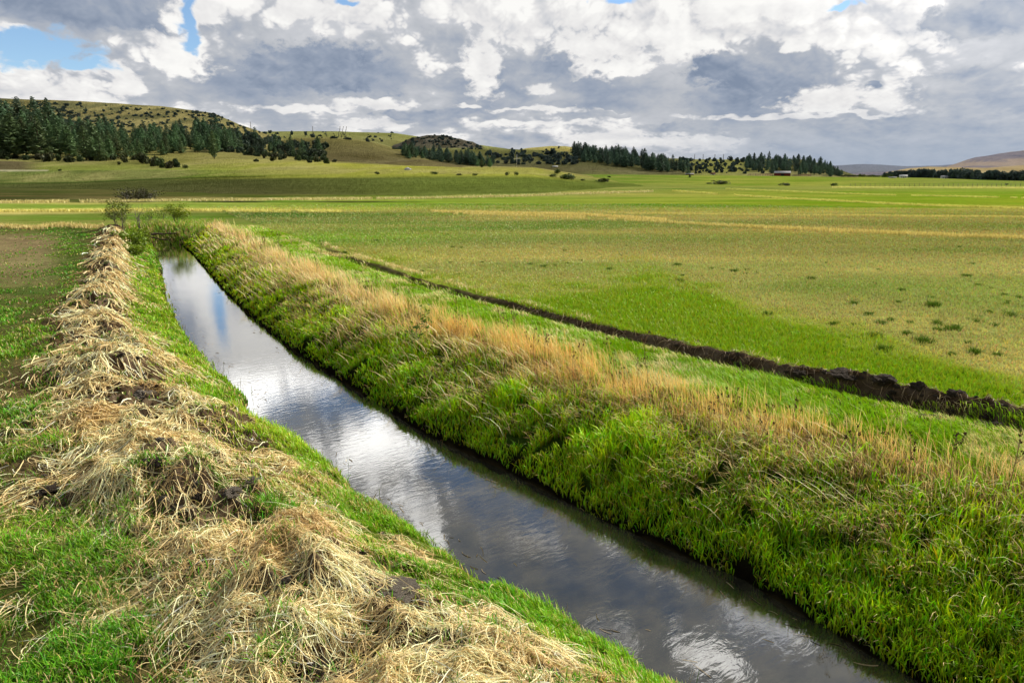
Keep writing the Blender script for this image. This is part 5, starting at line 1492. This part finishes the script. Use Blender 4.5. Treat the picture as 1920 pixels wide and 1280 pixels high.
for b_ in [(1090, 95, 190, 130, .86), (1035, 130, 130, 70, .16), (1165, 128, 150, 34, .92), (1275, 72, 165, 95, .9), (1490, 85, 46, 28, .88), (312, 113, 84, 44, .88), (22, 78, 70, 70, .84),
           (1310, 125, 52, 14, .9), (1632, 158, 52, 22, .12), (905, 115, 90, 150, .85), (1850, 40, 200, 60, .22), (170, 25, 420, 62, .12), (600, 130, 330, 120, .10), (1430, 170, 220, 90, .12), (1800, 165, 190, 80, .28), (1400, 20, 340, 60, .95), (560, 206, 230, 18, .8), (690, 196, 200, 22, .8), (1010, 206, 260, 12, .8), (1450, 217, 330, 12, .72), (1000, 231, 300, 14, .85), (700, 234, 170, 26, .78), (1130, 262, 260, 44, .78), (1330, 268, 170, 40, .74), (1620, 214, 200, 12, .85), (830, 216, 330, 20, .2), (1100, 212, 170, 14, .25), (1290, 240, 230, 24, .28), (1720, 262, 620, 96, .34), (1700, 236, 420, 40, .27), (1560, 292, 700, 44, .38), (960, 262, 190, 36, .28), (230, 150, 60, 90, .84), (880, 205, 60, 10, .85), (1010, 172, 60, 20, .8), (560, 15, 130, 50, .84), (1560, 185, 210, 60, .82), (1340, 130, 150, 60, .1)]:
    soft = paint(soft, *b_)
def mir(px, py):
    a_, e_ = _azel(px, py); return float(a_), float(-e_)
_azel = azel
def azel(px, py):
    return mir(px, py) if py > 400 else _azel(px, py)
for b_ in [(500, 690, 230, 150, 1.0), (430, 640, 170, 90, 1.0), (380, 530, 150, 80, .98), (700, 835, 210, 110, 1.02), (420, 600, 120, 60, .9), (640, 760, 110, 44, .2), (850, 890, 180, 70, .15), (950, 940, 330, 90, .55), (1000, 1020, 260, 70, .2), (1150, 1110, 420, 120, .06), (1330, 1235, 190, 80, .95), (1480, 1180, 130, 80, .85), (1000, 1010, 200, 40, .7)]:
    soft = paint(soft, *b_)
cl = N.ramp(soft, [(0.0, tuple(lin((130, 144, 166)))), (.15, tuple(lin((153, 164, 182)))), (.35, tuple(lin((186, 190, 197)))), (.55, tuple(lin((206, 208, 213)))), (.75, tuple(lin((230, 229, 229)))), (1.0, tuple(lin((252, 251, 248))))])
# brighter toward the sun's side and overhead
glow = N.mr(N.vm('DOT_PRODUCT', tc.outputs['Generated'], (math.sin(R(SUN_AZ)) * math.cos(R(SUN_EL)), math.cos(R(SUN_AZ)) * math.cos(R(SUN_EL)), math.sin(R(SUN_EL)))), .72, 1.0, 1.0, 1.5)
high = N.m('ADD', 1.0, N.m('MULTIPLY', N.m('MULTIPLY', N.ss(soft, .6, 1.0), N.ss(el0, 14.5, 17)), 2.5))
back = N.mr(dy, -.7, .3, .35, 1.0)
kf = N.m('MULTIPLY', N.m('MULTIPLY', glow, back), high)
cl = N.mul(cl, N.xyz(kf, kf, kf))
haze = N.m('MULTIPLY', N.m('SUBTRACT', 1.0, N.ss(el0, .5, 5.5)), N.ss(az0, 6, 26))
cl = N.mix(N.m('MULTIPLY', haze, .75), cl, (*lin((160, 174, 194)), 1))      # rain haze low over the far valley
STR = .10
sky = N.node('ShaderNodeTexSky', sky_type='NISHITA', sun_disc=False)
sky.sun_elevation = R(SUN_EL); sky.sun_rotation = R(SUN_AZ); sky.altitude = 1200; sky.air_density = 1.0; sky.dust_density = .4; sky.ozone_density = 2.0
cl = N.mul(cl, (1 / STR, 1 / STR, 1 / STR, 1))
gap = None
for b_ in [(92, 94, 180, 66), (150, 118, 120, 30), (362, 72, 30, 70), (650, 0, 50, 18), (1160, -2, 90, 16), (1585, 12, 70, 12), (412, 603, 36, 90), (655, 752, 230, 84), (860, 880, 260, 84), (950, 955, 200, 50), (540, 765, 120, 36), (560, 745, 60, 20), (1000, 985, 120, 26)]:
    g_ = N.ss(blob(*b_, rough=.6), -.05, .45)
    gap = g_ if gap is None else N.m('MAXIMUM', gap, g_)
for b_ in [(1130, 1090, 460, 130), (1420, 1180, 260, 90)]:
    gap = N.m('MAXIMUM', gap, N.m('MULTIPLY', N.ss(blob(*b_, rough=.9), .0, .5), .55))
skyc = N.mix(gap, cl, N.mul(sky.outputs[0], (1.35, 1.45, 1.5, 1)))
bg = N.node('ShaderNodeBackground'); N.l.new(skyc, bg.inputs[0]); bg.inputs[1].default_value = STR
wo = N.node('ShaderNodeOutputWorld'); N.l.new(bg.outputs[0], wo.inputs[0])
W.cycles.sampling_method = 'MANUAL'; W.cycles.sample_map_resolution = 512

sl_ = bpy.data.lights.new('sun', 'SUN'); sl_.energy = 5.0; sl_.angle = R(.53); sl_.color = (1, .92, .77)
so = bpy.data.objects.new('sun', sl_); COL.objects.link(so)
sd_ = Vector((math.sin(R(SUN_AZ)) * math.cos(R(SUN_EL)), math.cos(R(SUN_AZ)) * math.cos(R(SUN_EL)), math.sin(R(SUN_EL))))
so.rotation_euler = sd_.to_track_quat('Z', 'Y').to_euler(); so.location = sd_ * 50

cam = bpy.data.cameras.new('camera'); co = bpy.data.objects.new('camera', cam); COL.objects.link(co)
cam.lens = 24; cam.sensor_width = 36; cam.sensor_fit = 'HORIZONTAL'; cam.clip_start = .05; cam.clip_end = 40000
co.location = (0, 0, CAMZ); co.rotation_euler = (R(90) - PITCH, 0, 0)
S.camera = co
S.view_settings.view_transform = 'Standard'; S.view_settings.look = 'None'; S.view_settings.exposure = 0
S.render.engine = 'CYCLES'
S.cycles.use_adaptive_sampling = True; S.cycles.adaptive_threshold = .03
S.cycles.max_bounces = 4; S.cycles.diffuse_bounces = 2; S.cycles.glossy_bounces = 2; S.cycles.transmission_bounces = 3
S.cycles.caustics_reflective = False; S.cycles.caustics_refractive = False
print('done', time.time() - T0)
